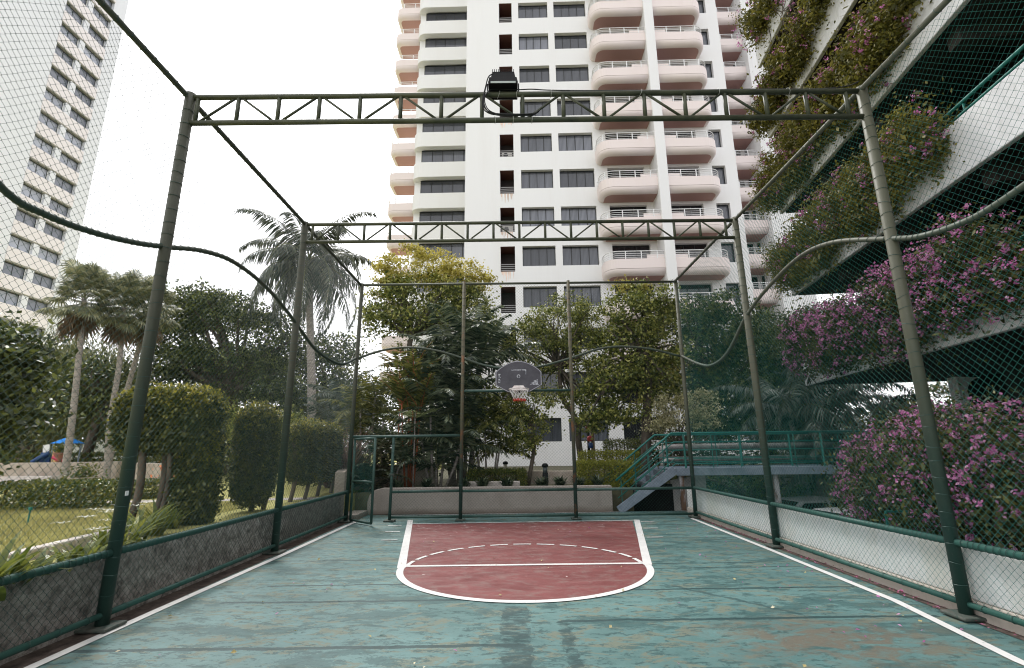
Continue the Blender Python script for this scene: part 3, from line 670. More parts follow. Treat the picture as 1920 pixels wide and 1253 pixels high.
# ---------------- steel stair and walkway
s = thing('footbridge', (4.6, 14.7, 0), 'blue grey steel stair and raised walkway with teal railings', 'footbridge')
def stringer(Y):
    g = G(); a = np.array([2.95, Y, .02]); b = np.array([4.55, Y, 1.06]); d = unit((b-a)[None])[0]; nrm = np.array([-d[2], 0, d[0]])
    g.obox((a+b)/2+nrm*.02, d, [0, 1, 0], nrm, np.linalg.norm(b-a)/2+.02, .02, .12); o = build(g, 'stair_stringer', M_steel, s); bevel(o, .006)
stringer(14.2); stringer(15.88)
for i in range(6):
    z = .16+i*.17; x = 3.1+i*.262; g = G(); g.box(x, x+.27, 14.225, 15.855, z, z+.03); g.box(x, x+.02, 14.226, 15.854, z-.13, z-.002); build(g, 'tread', M_tread, s)
for Y in (14.2, 15.88):
    g = G(); g.box(4.6, 10.5, Y-.02, Y+.02, .93, 1.13); bevel(build(g, 'deck_beam', M_steel, s), .006)
g = G(); g.box(4.6, 10.5, 14.225, 15.855, 1.06, 1.1); build(g, 'deck', M_steel, s)
for x in (4.75, 7.4, 9.8):
    g = G(); g.box(x-.06, x+.06, 14.28, 14.4, -1.4 if x > 4.8 else 0, .925); build(g, 'support_post', M_pole, s)
def rail(Y, xs, xt):
    g = G(); Pb = np.array([xs, Y, .82]); Pt = np.array([xt, Y, 2.09])
    g.tube([Pb, Pt, (10.5, Y, 2.09)], .03, 8)
    o = build(g, 'handrail', M_teal, s, True)
    g = G()
    for dz, r in ((.24, .017), (.47, .015), (.7, .014), (.84, .018)): g.tube([Pb+[.03, 0, -dz], Pt+[.06, 0, -dz], (10.5, Y, 2.09-dz)], r, 6)
    build(g, 'rail_bars', M_teal, s, True)
    for k in range(4):
        q = Pb+(Pt-Pb)*(k+.35)/4; g = G(); g.cyl(q, q-[0, 0, .92], .012, 6); build(g, 'baluster', M_teal, s)
    for x in np.arange(xt+.35, 10.4, .78):
        g = G(); g.cyl((x, Y, 2.09), (x, Y, 1.1), .013 if int(x*10) % 3 else .03, 6); build(g, 'baluster', M_teal, s)
rail(14.22, 2.89, 4.53); rail(15.86, 2.89, 4.53)
for k, (z, r) in enumerate(((1.72, .09), (1.33, .08))):
    g = G(); g.tube([(4.9, 16.5, z-.5), (4.9, 16.45, z-.1), (5.05, 16.4, z), (5.4, 16.4, z), (11, 16.4, z)], r, 14)
    for x in np.arange(5.6, 10.8, 1.1): g.tube([(x, 16.4, z), (x+.05, 16.4, z)], r+.008, 14)
    o = build(g, 'insulated_duct', M_duct, None, True); tag(o, ['upper silver insulated pipe behind the walkway railing', 'lower silver insulated pipe behind the walkway railing'][k], 'pipe', 'silver pipes behind the walkway')
# near-black sheets standing for the shaded void, and wall pieces, below the walkway
g = G(); g.box(3.45, 4.84, 15.45, 15.6, -.6, .62); g.box(3.41, 3.44, 14.46, 15.44, -.6, .54); o = build(g, 'undercroft_shade_wall', M_dark); tag(o, 'wall in the recess under the steel stair, painted black for its shade', 'wall')
g = G(); g.prism([(4.85, -1.4), (5.9, -1.4), (5.9, .9), (4.85, .72)], 1, 15.55, 15.7); o = build(g, 'white_wall', M_wallR); tag(o, 'white sloping topped wall below the walkway behind the corner post', 'wall')
# ================================================================ MAIN TOWER
def holed(g, x0, x1, z0, z1, holes, y, depth, flip=False, axis=1):
    """front face with rectangular openings and their reveals; axis 1: plane at Y=y (depth to +Y); axis 0: plane at X=y facing +X (depth to -X)"""
    xs = sorted(set([x0, x1]+[h[0] for h in holes]+[h[1] for h in holes])); V = []
    def P(u, w, z): return (u, w, z) if axis == 1 else (w, u, z)
    for a, b in zip(xs[:-1], xs[1:]):
        m = (a+b)/2; hs = sorted([h for h in holes if h[0] < m < h[1]], key=lambda h: h[2]); z = z0
        for h in hs+[(0, 0, z1, z1)]:
            if h[2] > z: V += [P(a, y, z), P(b, y, z), P(b, y, h[2]), P(a, y, h[2])]
            z = h[3]
    e = y+depth if axis == 1 else y-depth
    for a, b, c, d in holes:
        V += [P(a, y, c), P(a, e, c), P(a, e, d), P(a, y, d)]; V += [P(b, y, c), P(b, e, c), P(b, e, d), P(b, y, d)]
        V += [P(a, y, d), P(a, e, d), P(b, e, d), P(b, y, d)]; V += [P(a, y, c), P(a, e, c), P(b, e, c), P(b, y, c)]
    g.quads(V, np.arange(len(V)).reshape(-1, 4))
T = thing('apartment_tower', (2.5, 35, .5), 'tall white apartment tower with pink rounded balconies behind the hoop', 'building')
T.rotation_euler = (0, 0, R_(-1.27))
FH, Z0, NF = 3.26, 3.83, 15
zt = [Z0+FH*k for k in range(NF)]; ztop = zt[-1]+2.5
holes = []
cols = {'A': (.99, 3.52), 'Bc': (4.05, 6.81), 'slot': (-.70, .41), 'dl': (7.85, 10.75), 'dr': (12.45, 15.1), 'sm': (16.1, 17.15)}
for k, z in enumerate(zt):
    for nm, (a, b) in cols.items():
        if nm == 'slot':
            if k: holes.append((a, b, z-2.05, z))
        elif nm in ('dl', 'dr'): holes.append((a, b, (z-2.3) if k else z-1.63, z))
        else: holes.append((a, b, z-1.63, z))
g = G(); holed(g, -3.48, 18.05, .3, ztop, holes, 35, .38)
g.add([(-3.48,35,.3),(-3.48,46,.3),(-3.48,46,ztop),(-3.48,35,ztop)], [(0,1,2,3)]); g.add([(18.05,35,.3),(18.05,46,.3),(18.05,46,ztop),(18.05,35,ztop)], [(0,1,2,3)]); g.add([(-3.48,35,ztop),(18.05,35,ztop),(18.05,46,ztop),(-3.48,46,ztop)], [(0,1,2,3)])
build(g, 'front_wall', M_tw, T)
g = G(); g.box(-3.6, 18.1, 34.93, 35.0-.003, .3, .52); build(g, 'base_stripe', mottled('brown_base_stripe', (.22, .11, .08), (.3, .16, .12), 3), T)
def win(a, b, z0, z1, y, np_, mat, nm='window', off=(0, 0, 0)):
    g = G(); t = .05
    g.box(a, b, y-.03, y+.03, z0, z0+t); g.box(a, b, y-.03, y+.03, z1-t, z1)
    for i in range(np_+1): x = a+(b-a-t)*i/np_; g.box(x, x+t, y-.029, y+.029, z0+t, z1-t)
    o = build(g, nm, M_frame, T, origin=(a, y, z0))
    g = G()
    for i in range(np_):
        x = a+(b-a-t)*i/np_+t; w = (b-a-t)/np_-t; g.add([(x, y+.01, z0+t), (x+w, y+.01, z0+t), (x+w, y+.01, z1-t), (x, y+.01, z1-t)], [(0, 1, 2, 3)])
    build(g, 'glass_pane', mat, o); return o
def many(proto, ks):
    for k in ks: copy_part(proto, T, (0, 0, FH*k))
z = zt[0]
wa = win(.99, 3.52, z-1.63, z, 35.34, 4, M_pane); wb = win(4.05, 6.81, z-1.63, z, 35.34, 4, M_pane); ws = win(16.1, 17.15, z-1.63, z, 35.34, 1, M_pane)
for w_ in (wa, wb, ws): many(w_, range(1, NF))
d1 = win(7.85, 10.75, z-1.63, z, 35.34, 3, M_paneD); d2 = win(12.45, 15.1, z-1.63, z, 35.34, 3, M_paneD)
z = zt[1]
e1 = win(7.85, 10.75, z-2.3, z, 35.34, 3, M_paneD, 'balcony_door'); e2 = win(12.45, 15.1, z-2.3, z, 35.34, 3, M_paneD, 'balcony_door')
for w_ in (e1, e2): many(w_, range(1, NF-1))
# slot recess with railing / air conditioner
g = G(); a, b = cols['slot']; g.add([(a+.002,35.39,z-2.05),(a+.002,36.5,z-2.05),(a+.002,36.5,z),(a+.002,35.39,z)], [(0,1,2,3)]); g.add([(b-.002,35.39,z-2.05),(b-.002,36.5,z-2.05),(b-.002,36.5,z),(b-.002,35.39,z)], [(0,1,2,3)])
g.add([(a,35.02,z-.003),(b,35.02,z-.003),(b,36.5,z-.003),(a,36.5,z-.003)], [(0,1,2,3)]); g.add([(a,35.39,z-2.04),(b,35.39,z-2.04),(b,36.5,z-2.04),(a,36.5,z-2.04)], [(0,1,2,3)])
sl = build(g, 'service_recess', M_slot, T, origin=(a, 35, z-2.05))
g = G(); g.add([(a,36.49,z-2.05),(b,36.49,z-2.05),(b,36.49,z),(a,36.49,z)], [(0,1,2,3)]); build(g, 'back_wall', M_slotb, sl)
g = G()
for q in (.12, .28, .44, .6): g.box(a, b, 35.12, 35.15, z-2.05+q, z-2.05+q+.05)
build(g, 'guard_rail', plain('grey_guard_rail', (.3, .29, .29), .5), sl)
many(sl, range(1, NF-1))
for k in (5, 7, 8, 9):
    zz = zt[k]-2.05; g = G(); g.box(-.55, .28, 35.3, 35.6, zz+.05, zz+.62); g.box(-.5, .0, 35.285, 35.299, zz+.12, zz+.56)
    o = build(g, 'air_conditioner', M_ac, T); bevel(o, .02)
    g = G(); g.lathe((0, 0, 0), [(.19, 0), (.19, .02)], 20); V = g.v[0].copy(); g.v[0] = np.c_[V[:, 0]-.23, 35.28-V[:, 2], V[:, 1]+zz+.34]; build(g, 'fan_grille', M_frame, o)
# rust streaks below some recesses
for k in (4, 5, 6, 8, 9):
    g = G(); zz = zt[k]-2.05
    for i in range(9):
        x = rng.uniform(-.6, .35); w = rng.uniform(.03, .1); l = rng.uniform(.2, .8); g.add([(x-w, 34.993-i*.0004, zz), (x+w, 34.993-i*.0004, zz), (x+w*.2, 34.993-i*.0004, zz-l), (x-w*.2, 34.993-i*.0004, zz-l)], [(0, 3, 2, 1)])
    build(g, 'rust_streak', M_rust, T)
# balconies
def balcony(x0, x1, yf, yb, left, right, zs, R=1.0, crease=True, raillow=True):
    """tray with rounded plan corners and a rounded underside; zs = soffit level"""
    def outline(i):
        p = []; r = max(R-i, .05)
        if left: p += [(x0+i+r-r*math.cos(t), yf+i+r-r*math.sin(t)) for t in np.linspace(0, math.pi/2, 9)]
        else: p += [(x0, yf+i)]
        if right: p += [(x1-i-r+r*math.sin(t), yf+i+r-r*math.cos(t)) for t in np.linspace(0, math.pi/2, 9)]
        else: p += [(x1, yf+i)]
        return [(x0+i if left else x0, yb)]+p+[(x1-i if right else x1, yb)]
    rows = [(.42*(1-math.sin(t)), .42*(1-math.cos(t))) for t in np.linspace(0, math.pi/2, 9)]  # inset, height
    L = [outline(i) for i, h in rows]; g = G(); n = len(L[0])
    V = [(x, y, zs+h) for o_, (i, h) in zip(L, rows) for x, y in o_]
    V += [(x, y, zs+.43) for x, y in outline(0)]
    m = len(L)+1
    g.quads(V, [(r_*n+j, r_*n+j+1, (r_+1)*n+j+1, (r_+1)*n+j) for r_ in range(m-1) for j in range(n-1)])
    o = build(g, 'balcony', M_pinkl, T, True, origin=(x0, yf, zs))
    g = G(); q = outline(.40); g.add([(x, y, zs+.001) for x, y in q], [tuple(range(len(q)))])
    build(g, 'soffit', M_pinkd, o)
    a, b = outline(.012), outline(.13); n = len(a); g = G()
    V = [(x, y, zs+.432) for x, y in outline(.04)]+[(x, y, zs+.47) for x, y in outline(.0)]+[(x, y, zs+1.2) for x, y in outline(0)]+[(x, y, zs+1.2) for x, y in b]+[(x, y, zs+.5) for x, y in b]
    g.quads(V, [(r_*n+j, r_*n+j+1, (r_+1)*n+j+1, (r_+1)*n+j) for r_ in range(4) for j in range(n-1)])
    g.n.append(np.array(range(4*n, 5*n)).reshape(1, -1))
    build(g, 'balcony_panel', M_pinkl, o)
    rl = outline(.07); g = G(); P = [(x, y, zs+1.8) for x, y in rl]; g.tube(P, .032, 6)
    for z_ in (1.32, 1.47, 1.62): g.tube([(x, y, zs+z_) for x, y in rl], .018, 5)
    P = np.array(rl); sgm = np.r_[0, np.cumsum(np.linalg.norm(np.diff(P, axis=0), axis=1))]
    for s_ in np.arange(.3, sgm[-1], 1.15):
        x = np.interp(s_, sgm, P[:, 0]); y = np.interp(s_, sgm, P[:, 1]); g.box(x-.03, x+.03, y-.03, y+.03, zs+1.2, zs+1.8)
    build(g, 'railing', M_wrail, o)
    return o
b1 = balcony(6.95, 11.25, 33.35, 35.0-.004, True, False, zt[1]+.22); b2 = balcony(12.0, 16.2, 33.35, 35.0-.004, False, True, zt[1]+.22)
for b_ in (b1, b2):
    many(b_, range(1, NF-1))
g = G(); g.box(11.25, 12.0, 33.15, 34.995, .3, ztop); bevel(build(g, 'fin_wall', M_tw, T), .03)
for k, x in ((8, 10.3), (9, 10.1), (6, 10.4), (11, 10.2)):
    g = G(); g.box(x-.1, x+.7, 34.2, 34.5, zt[k]+1.2, zt[k]+1.9); bevel(build(g, 'air_conditioner', M_ac, T), .02)
# low solid part next to the fin
for xa_, xb_ in ((10.0, 11.24), (12.02, 12.95)):
    g = G(); g.box(xa_, xb_, 33.42, 33.5, zt[1]+1.43, zt[1]+1.74); many(build(g, 'parapet_upstand', M_pinkl, T), range(1, NF-1))
# left bay, set back, with rounded white spandrels and ribbon windows
g = G(); xb0, xb1, yb = -9.38, -3.5, 41.6
def bayout(i, r=.85): r = r-i*.5; return [(xb0+i, 47.5)]+[(xb0+i+r-r*math.cos(t), yb+i+r-r*math.sin(t)) for t in np.linspace(0, math.pi/2, 9)]+[(xb1, yb+i)]
n = len(bayout(0))
for k in range(-1, NF):
    zz = 25.27+3.27*(k-6); z0_ = zz-1.55 if k >= 0 else .3
    A = bayout(0); I = bayout(.62)
    if zz < .5: continue
    V = [(x, y, z0_) for x, y in I]+[(x, y, z0_) for x, y in A]+[(x, y, zz) for x, y in A]+[(x, y, zz) for x, y in I]
    g.quads(V, [(r_*n+j, r_*n+j+1, (r_+1)*n+j+1, (r_+1)*n+j) for r_ in range(3) for j in range(n-1)])
build(g, 'bay_spandrels', M_tw, T)
g = G(); g.add([(x, y, z_) for x, y in ((xb0+.72, 47.5), (xb0+.72, yb+.73)) for z_ in (.3, ztop)], [(0, 2, 3, 1)]); g.box(xb0+.1, xb1, 42.5, 47.5, .3, ztop-.5); build(g, 'bay_core', M_tw, T)
zz = 25.27-3.27*6; z1_ = zz+3.27-1.55
g = G(); t_ = .06; xa = xb0+.75
for i in range(6): x = xa+(xb1-xa)*i/5; g.box(x-.03, x+.03, 42.33, 42.39, zz, z1_)
g.box(xa, xb1, 42.33, 42.39, z1_-.07, z1_); w_ = build(g, 'ribbon_window', M_frame, T, origin=(xa, 42.35, zz))
g = G()
for i in range(5): x = xa+(xb1-xa)*i/5; x2 = xa+(xb1-xa)*(i+1)/5; g.add([(x+.031, 42.37, zz), (x2-.031, 42.37, zz), (x2-.031, 42.37, z1_-.07), (x+.031, 42.37, z1_-.07)], [(0, 1, 2, 3)])
build(g, 'glass_pane', M_pane, w_)
for k in range(1, NF): copy_part(w_, T, (0, 0, 3.27*k))
# balconies on the left return
b3 = balcony(-11.95, -9.4, 42.55, 44.75, True, False, zt[1]+.22, .8)
many(b3, range(1, NF-1))
g = G(); g.box(-9.37, -9.3, 44.8, 47.5, .3, ztop); g.box(-11.5, -9.3, 44.76, 47.5, .3, .6); build(g, 'return_wall', M_tw, T)
# right wing with recessed balconies
g = G(); g.box(20.3, 23.3, 43.2, 43.4, .3, ztop); g.box(23.15, 23.45, 40.4, 43.19, .3, ztop); g.box(23.46, 26.0, 40.4, 46, .3, ztop); g.box(18.06, 20.95, 43.0, 46, .3, ztop); build(g, 'wing_wall', M_tw, T)
b4 = balcony(20.6, 23.14, 41.0, 43.19, False, False, zt[1]+.22, .8); many(b4, range(1, NF-1))
e3 = win(21.0, 22.6, zt[1]-2.3, zt[1], 43.14, 2, M_paneD, 'balcony_door'); many(e3, range(1, NF-1))
E3 = win(22.9, 23.14, zt[1]-1.6, zt[1], 42.9, 1, M_paneD, 'wing_window'); many(E3, range(1, NF-1))

# ================================================================ LEFT TOWER (face along Y at X=-56)
T2 = thing('office_tower', (-60, 50, .5), 'tall pale tower on the far left with rows of paired windows', 'building')
z00 = 16.55; ks = range(-3, 21); XF = -56.0; H2 = []
for k in ks:
    z = z00+3.2*k
    H2.append((51.0, 57.3, z-1.6, z))
g = G(); holed(g, 20, 59.3, .3, 82, H2, XF, .55, axis=0); g.add([(XF,59.3,.3),(-75,59.3,.3),(-75,59.3,82),(XF,59.3,82)], [(0,1,2,3)]); g.add([(XF,20,.3),(-75,20,.3),(-75,20,82),(XF,20,82)], [(0,1,2,3)]); g.add([(XF,20,82),(-75,20,82),(-75,59.3,82),(XF,59.3,82)], [(0,1,2,3)])
build(g, 'side_wall', M_twL, T2)
z = z00-9.6
g = G(); g.box(XF-.01, XF+.05, 50.95, 57.35, z-3.2+.02, z-1.62); pn = build(g, 'pink_panel', M_twLp, T2, origin=(XF, 51, z))
g = G(); g.box(XF-.3, XF-.03, 53.75, 54.5, z-1.6, z-.14); pr_ = build(g, 'pier', M_twL, T2, origin=(XF, 54, z))
g = G(); g.box(XF-.5, XF-.01, 50.99, 57.31, z-.13, z-.003); lt = build(g, 'lintel', M_lintel, T2, origin=(XF, 54, z))
ws_ = []
for y0_, y1_ in ((51.0, 53.75), (54.5, 57.3)):
    g = G(); xw = XF-.42
    for y_ in (y0_, (y0_+y1_)/2-.03, y1_-.06): g.box(xw-.03, xw+.03, y_, y_+.06, z-1.6, z-.14)
    g.box(xw-.029, xw+.029, y0_+.06, y1_-.06, z-.22, z-.141)
    w_ = build(g, 'window', M_frame, T2, origin=(xw, y0_, z))
    g = G()
    for a, b in ((y0_+.06, (y0_+y1_)/2-.03), ((y0_+y1_)/2+.03, y1_-.06)): g.add([(xw, a, z-1.6), (xw, b, z-1.6), (xw, b, z-.22), (xw, a, z-.22)], [(0, 1, 2, 3)])
    build(g, 'glass_pane', M_paneL, w_); ws_.append(w_)
for k in range(1, 24):
    for o in [pn, pr_, lt]+ws_: copy_part(o, T2, (0, 0, 3.2*k))

# ================================================================ RIGHT BUILDING (open car park with planted parapets)
RB = thing('parking_building', (9.46, 15.7, -1.4), 'white and dark open parking building with planted parapets on the right', 'building')
FD = unit(np.array([[-.13, -1, 0.]]))[0]; FN = np.array([-FD[1], FD[0], 0.])*1.0   # along the face to the camera; FN points into the building?
FN = np.array([.99165, -.12891, 0]); C0 = np.array([9.46, 15.7, 0.]); ZU = np.array([0, 0, 1.]); LEN = 28
def fp(s, n, z): return C0+FD*s+FN*n+ZU*z
zf = [3.59, 6.6, 9.6, 12.6, 15.6, 18.6]
for k, z in enumerate(zf):
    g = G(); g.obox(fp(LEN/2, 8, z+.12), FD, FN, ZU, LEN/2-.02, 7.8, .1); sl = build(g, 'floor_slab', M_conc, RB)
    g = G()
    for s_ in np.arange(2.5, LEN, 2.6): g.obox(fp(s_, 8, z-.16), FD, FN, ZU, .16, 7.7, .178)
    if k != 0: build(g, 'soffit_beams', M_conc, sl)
    g = G(); g.obox(fp(LEN/2, .06, z+.53), FD, FN, ZU, LEN/2, .06, .54); p = build(g, 'parapet', M_parapet, RB); bevel(p, .02)
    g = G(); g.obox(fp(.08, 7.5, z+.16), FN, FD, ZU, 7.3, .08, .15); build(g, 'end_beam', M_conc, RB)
    g = G()
    for dz in (1.29, 1.5):
        P = [fp(LEN, .25, z+dz), fp(.35, .25, z+dz), fp(.1, .25, z+dz-.08), fp(.1, .25, z+dz-.3)]; g.tube(P, .034 if dz > 1.4 else .028, 8)
    for s_ in np.arange(.4, LEN, 2.4): g.cyl(fp(s_, .26, z+1.07), fp(s_, .26, z+1.5), .022, 6)
    build(g, 'teal_rail', M_teal, RB, True)
g = G(); g.obox(fp(LEN/2, 7.2, 10), FD, FN, ZU, LEN/2-4.6, .2, 11.4); g.obox(fp(5.2, 4.6, 10), FN, FD, ZU, 2.8, .15, 11.4); build(g, 'inner_wall', M_dark, RB)  # inner walls coloured near-black in place of the car park's darkness
for s_, n_ in ((5.0, 3.6),):
    g = G(); g.obox(fp(s_, n_, .6), FD, FN, ZU, .2, .28, 2.95); bevel(build(g, 'column', M_parapet, RB), .02)
pw = atY(1818, 745, 13.4); g = G(); g.box(pw[0]+.35, 24, 13.6, 13.8, -1.4, 3.6); build(g, 'basement_shade_wall', M_dark, RB)  # wall put in below the slab, shade painted as near-black
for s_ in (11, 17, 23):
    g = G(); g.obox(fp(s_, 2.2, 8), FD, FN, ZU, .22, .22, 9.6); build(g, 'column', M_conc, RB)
# arched white end column seen below the lowest slab
pc = atY(1812, 745, 13.2); g = G()
ar = [(0, -4.4), (.22, -4.4), (.22, -1.0)]+[(.22+.45*(1-math.cos(t)), -1.0+.42*math.sin(t)) for t in np.linspace(.2, 1.5, 7)]+[(0, -.55)]
xx, yy = pc[0], 13.2; g.prism([(xx-.15+a, 3.5+.0+b*1.0+.53) for a, b in ar], 1, yy, yy+.3); build(g, 'arched_column', M_parapet, RB)
g = G(); g.prism([(9.0, -1.4), (9.6, -1.4), (8.15, 1.2), (7.75, 1.2)], 1, 8.3, 8.6); o = build(g, 'white_ramp_wall', M_wallR); tag(o, 'white sloping wall piece behind the lower bougainvillea at the right edge', 'wall')
g = G(); g.cyl((6.2, 8.6, .62), (9.4, 8.6, .62), .02, 8); g.cyl((6.2, 8.6, -.1), (9.4, 8.6, -.1), .02, 8)
for x in (6.2, 7.3, 8.4, 9.4): g.cyl((x, 8.6, -1.4), (x, 8.6, .62), .02, 8)
o = build(g, 'metal_rail', M_teal); tag(o, 'thin dark metal rail behind the white wall at the lower right', 'railing')
# ================================================================ VEGETATION, LEFT GARDEN
ZG = .56
def base(px, Y, z=ZG): p = atY(px, 800, Y); return (p[0], Y, z)
# big coconut palm
def coconut(px0, px1, pyc, Y, label, r=.2, nf=34, L=4.7):
    b = np.array(base(px0, Y)); t = atY(px1, pyc, Y); o = thing('coconut_palm', tuple(b), label, 'palm tree')
    g = G(); P = catmull([b, b+(t-b)*.3+[.12, 0, 0], b+(t-b)*.7+[.05, 0, 0], t], 8); g.tube(P, np.linspace(r*1.25, r*.75, len(P)), 12); build(g, 'trunk', M_barkp, o, True)
    g = G(); rg = G()
    for i in range(nf):
        az = i*2.4+rng.uniform(-.2, .2); el = 1.3-2.1*(i/nf)**.8+rng.uniform(-.12, .12)
        frond(g, t+[0, 0, .1], az, el, L*rng.uniform(.85, 1.08), 1.5+.5*rng.uniform(), 54, 1.0, .05, .6+.5*(i/nf), rg, .45, .035)
    build(g, 'crown', L_coco, o); build(rg, 'frond_stems', L_olive, o)
    g = G()
    for i in range(9):
        a = rng.uniform(0, 6.28); c = t+np.array([.35*math.cos(a), .35*math.sin(a), -.35+rng.uniform(-.15, .1)]); g.lathe(tuple(c-[0, 0, .14]), [(.03, 0), (.11, .06), (.13, .14), (.1, .23), (.02, .29)], 10)
    build(g, 'coconuts', L_olive, o, True); return o
coconut(588, 579, 492, 25, 'tall coconut palm rising behind the second post of the left fence')
# fan palms
def fanpalm(pts, Y, label, nl=62):
    P = [atY(x, y, Y) for x, y in pts]; P[0][2] = ZG; o = thing('fan_palm', tuple(P[0]), label, 'palm tree', 'fan palms on the lawn edge')
    g = G(); T_ = catmull(P, 6); g.tube(T_, np.linspace(.115, .075, len(T_)), 10); build(g, 'trunk', M_barkp, o, True)
    t = T_[-1]; g = G()
    for i in range(nl):
        az = i*2.4; el = 1.5-2.2*(i/nl)**1.2+rng.uniform(-.15, .15); fanleaf(g, t+[0, 0, .25-.5*i/nl], az, el, rng.uniform(.4, .95), rng.uniform(.42, .66), 20, 1.9, .45)
    build(g, 'crown', L_fan, o)
    g = G()
    for i in range(20):
        az = rng.uniform(0, 6.28); fanleaf(g, t+[0, 0, -.1-rng.uniform(0, .5)], az, rng.uniform(-1.5, -.9), rng.uniform(.25, .5), rng.uniform(.5, .8), 10, 1.2)
    build(g, 'dead_fronds', L_dead, o)
fanpalm([(118, 912), (135, 790), (150, 650), (158, 560)], 17, 'fan palm nearest the left edge of the photo with a pale leaning trunk')
fanpalm([(203, 895), (206, 800), (224, 680), (232, 575)], 18.2, 'middle fan palm with brown dead fronds hanging under its crown')
fanpalm([(197, 900), (222, 790), (250, 690), (280, 580)], 19.4, 'fan palm leaning right just left of the near post')
tree('broadleaf_tree', 'dark glossy broadleaf tree at the far left edge', 'tree', [base(-60, 11), base(-50, 11, 2.2)], .13,
     [B(-20, 720, 11, 80, 110), B(20, 690, 11, 55, 75), B(10, 800, 11, 50, 60), B(-90, 640, 11, 90, 80)], L_dark, 120, .22, 9000, .16)
tree('feathery_tree', 'soft feathery olive tree behind the fan palms', 'tree', [base(62, 23), base(60, 23, 2.5), tuple(atY(80, 760, 23))], .42,
     [B(110, 700, 23, 55, 60), B(180, 710, 23, 55, 60), B(150, 770, 23, 70, 50), B(90, 770, 23, 50, 50)], L_olive, 150, .5, 14000, .34, W=.05, droop=1.8, flat=1.1, up=.1)
tree('shade_tree', 'dark shade tree with a forked grey trunk behind the playground', 'tree', [base(85, 26), base(80, 26, 2.0), tuple(atY(110, 770, 26))], .4,
     [B(60, 790, 26, 90, 40), B(200, 780, 26, 80, 45), B(270, 720, 26, 60, 60), B(20, 830, 27, 60, 30)], L_dark, 120, .5, 9000, .24)
tree('shade_tree', 'leaning dark trunk tree between the fan palm trunks', 'tree', [base(168, 22), tuple(atY(178, 800, 22)), tuple(atY(190, 760, 22))], .22,
     [B(210, 760, 22, 60, 30), B(170, 720, 22, 60, 40), B(240, 800, 22, 40, 30)], L_dark, 60, .4, 4500, .2)
tree('rain_tree', 'broad dark rain tree with layered canopy behind the topiary', 'tree', [base(440, 27), tuple(atY(436, 780, 27)), tuple(atY(430, 740, 27))], .45,
     [B(345, 600, 27, 60, 38), B(420, 590, 27, 80, 36), B(480, 610, 27, 60, 30), B(540, 660, 27, 60, 40), B(370, 565, 27, 50, 16), B(340, 680, 27, 75, 38), B(440, 670, 27, 90, 36), B(520, 720, 27, 75, 40), B(380, 745, 27, 80, 25), B(400, 560, 27, 40, 14), B(300, 640, 27, 40, 40)], L_dark, 400, .5, 38000, .2, nbr=46, flat=.4, shell=.3)
tree('rain_tree', 'dark tree standing under the coconut palm', 'tree', [base(610, 29), tuple(atY(612, 780, 29))], .3,
     [B(600, 720, 29, 60, 55), B(660, 760, 29, 60, 50), B(545, 780, 29, 60, 35), B(630, 660, 29, 40, 30), B(640, 800, 29, 50, 30)], L_dark, 170, .5, 15000, .22)
tree('shrub', 'mixed green shrub mass under the rain tree', 'shrub', [base(480, 24), base(480, 24, 1)], .1, [B(300, 820, 24, 60, 30), B(480, 800, 24, 80, 38), B(560, 810, 24, 70, 34), B(380, 810, 24, 80, 30), B(640, 830, 22, 50, 28)], L_mid, 120, .4, 11000, .17)
# low background green along the left horizon
g = G(); leafquads(g, boxleaves(-70, -14, 33, 36, .5, 3.0, 26000, .4), .35); tag(build(g, 'far_shrubbery', L_dark), 'far band of dark shrubs behind the playground', 'shrubs', kind='stuff')
# topiary masses over the left fence
def topiary(name, label, x0, x1, y0, y1, zb, z1, n, stems, hang=0):
    o = thing(name, ((x0+x1)/2, (y0+y1)/2, ZG), label, 'topiary', 'ivy covered topiary along the left fence')
    g = G(); P = boxleaves(x0, x1, y0, y1, zb, z1, n, .05, .95); leafquads(g, P, .085, up=.3)
    P2 = boxleaves(x0+.2, x1-.2, y0+.2, y1-.2, zb+.15, z1-.2, n//3, .08, .5); leafquads(g, P2, .11)
    build(g, 'foliage', L_topi, o)
    g = G(); Q = boxleaves(x0, x1, y0, y1, zb, z1+.05, n, .05, .95); Q = Q[rng.uniform(size=len(Q)) < np.clip((Q[:, 2]-(z1-.55))/.45, .06, 1)]; leafquads(g, Q, .07, up=.8); build(g, 'lit_top_layer', L_toplit, o)  # yellow leaves gathered near the top imitate the light falling there
    g = G()
    for sx, sy, r in stems: g.tube(catmull([(sx, sy, ZG-.2), (sx+.1, sy+.05, 1.2), (sx+.02, sy-.03, z1-.4)], 4), r, 7)
    build(g, 'stems', M_bark, o, True); return o
topiary('topiary_arch', 'largest rounded topiary arch nearest the camera on the left', -6.75, -5.12, 8.25, 9.0, 1.75, 2.74, 17000, [(-6.45, 8.45, .05), (-6.25, 8.4, .06), (-6.0, 8.6, .055), (-5.85, 8.5, .045), (-6.1, 8.9, .04)])
topiary('topiary_column', 'hanging ivy curtain under the right end of the largest topiary', -5.68, -5.12, 8.5, 9.0, .5, 2.0, 12000, [(-5.4, 8.8, .07), (-5.6, 8.6, .04)])
topiary('topiary_column', 'second rounded topiary column between the large one and the long hedge', -5.5, -5.0, 9.85, 10.85, .7, 2.6, 13000, [(-5.3, 10.4, .05), (-5.2, 10.7, .05)])
topiary('topiary_hedge', 'long clipped ivy hedge running back behind the left fence', -5.5, -4.95, 12.0, 14.9, .95, 2.4, 20000, [(-5.3, 12.2, .05), (-5.2, 12.8, .05), (-5.2, 13.6, .05), (-5.2, 14.6, .05)])
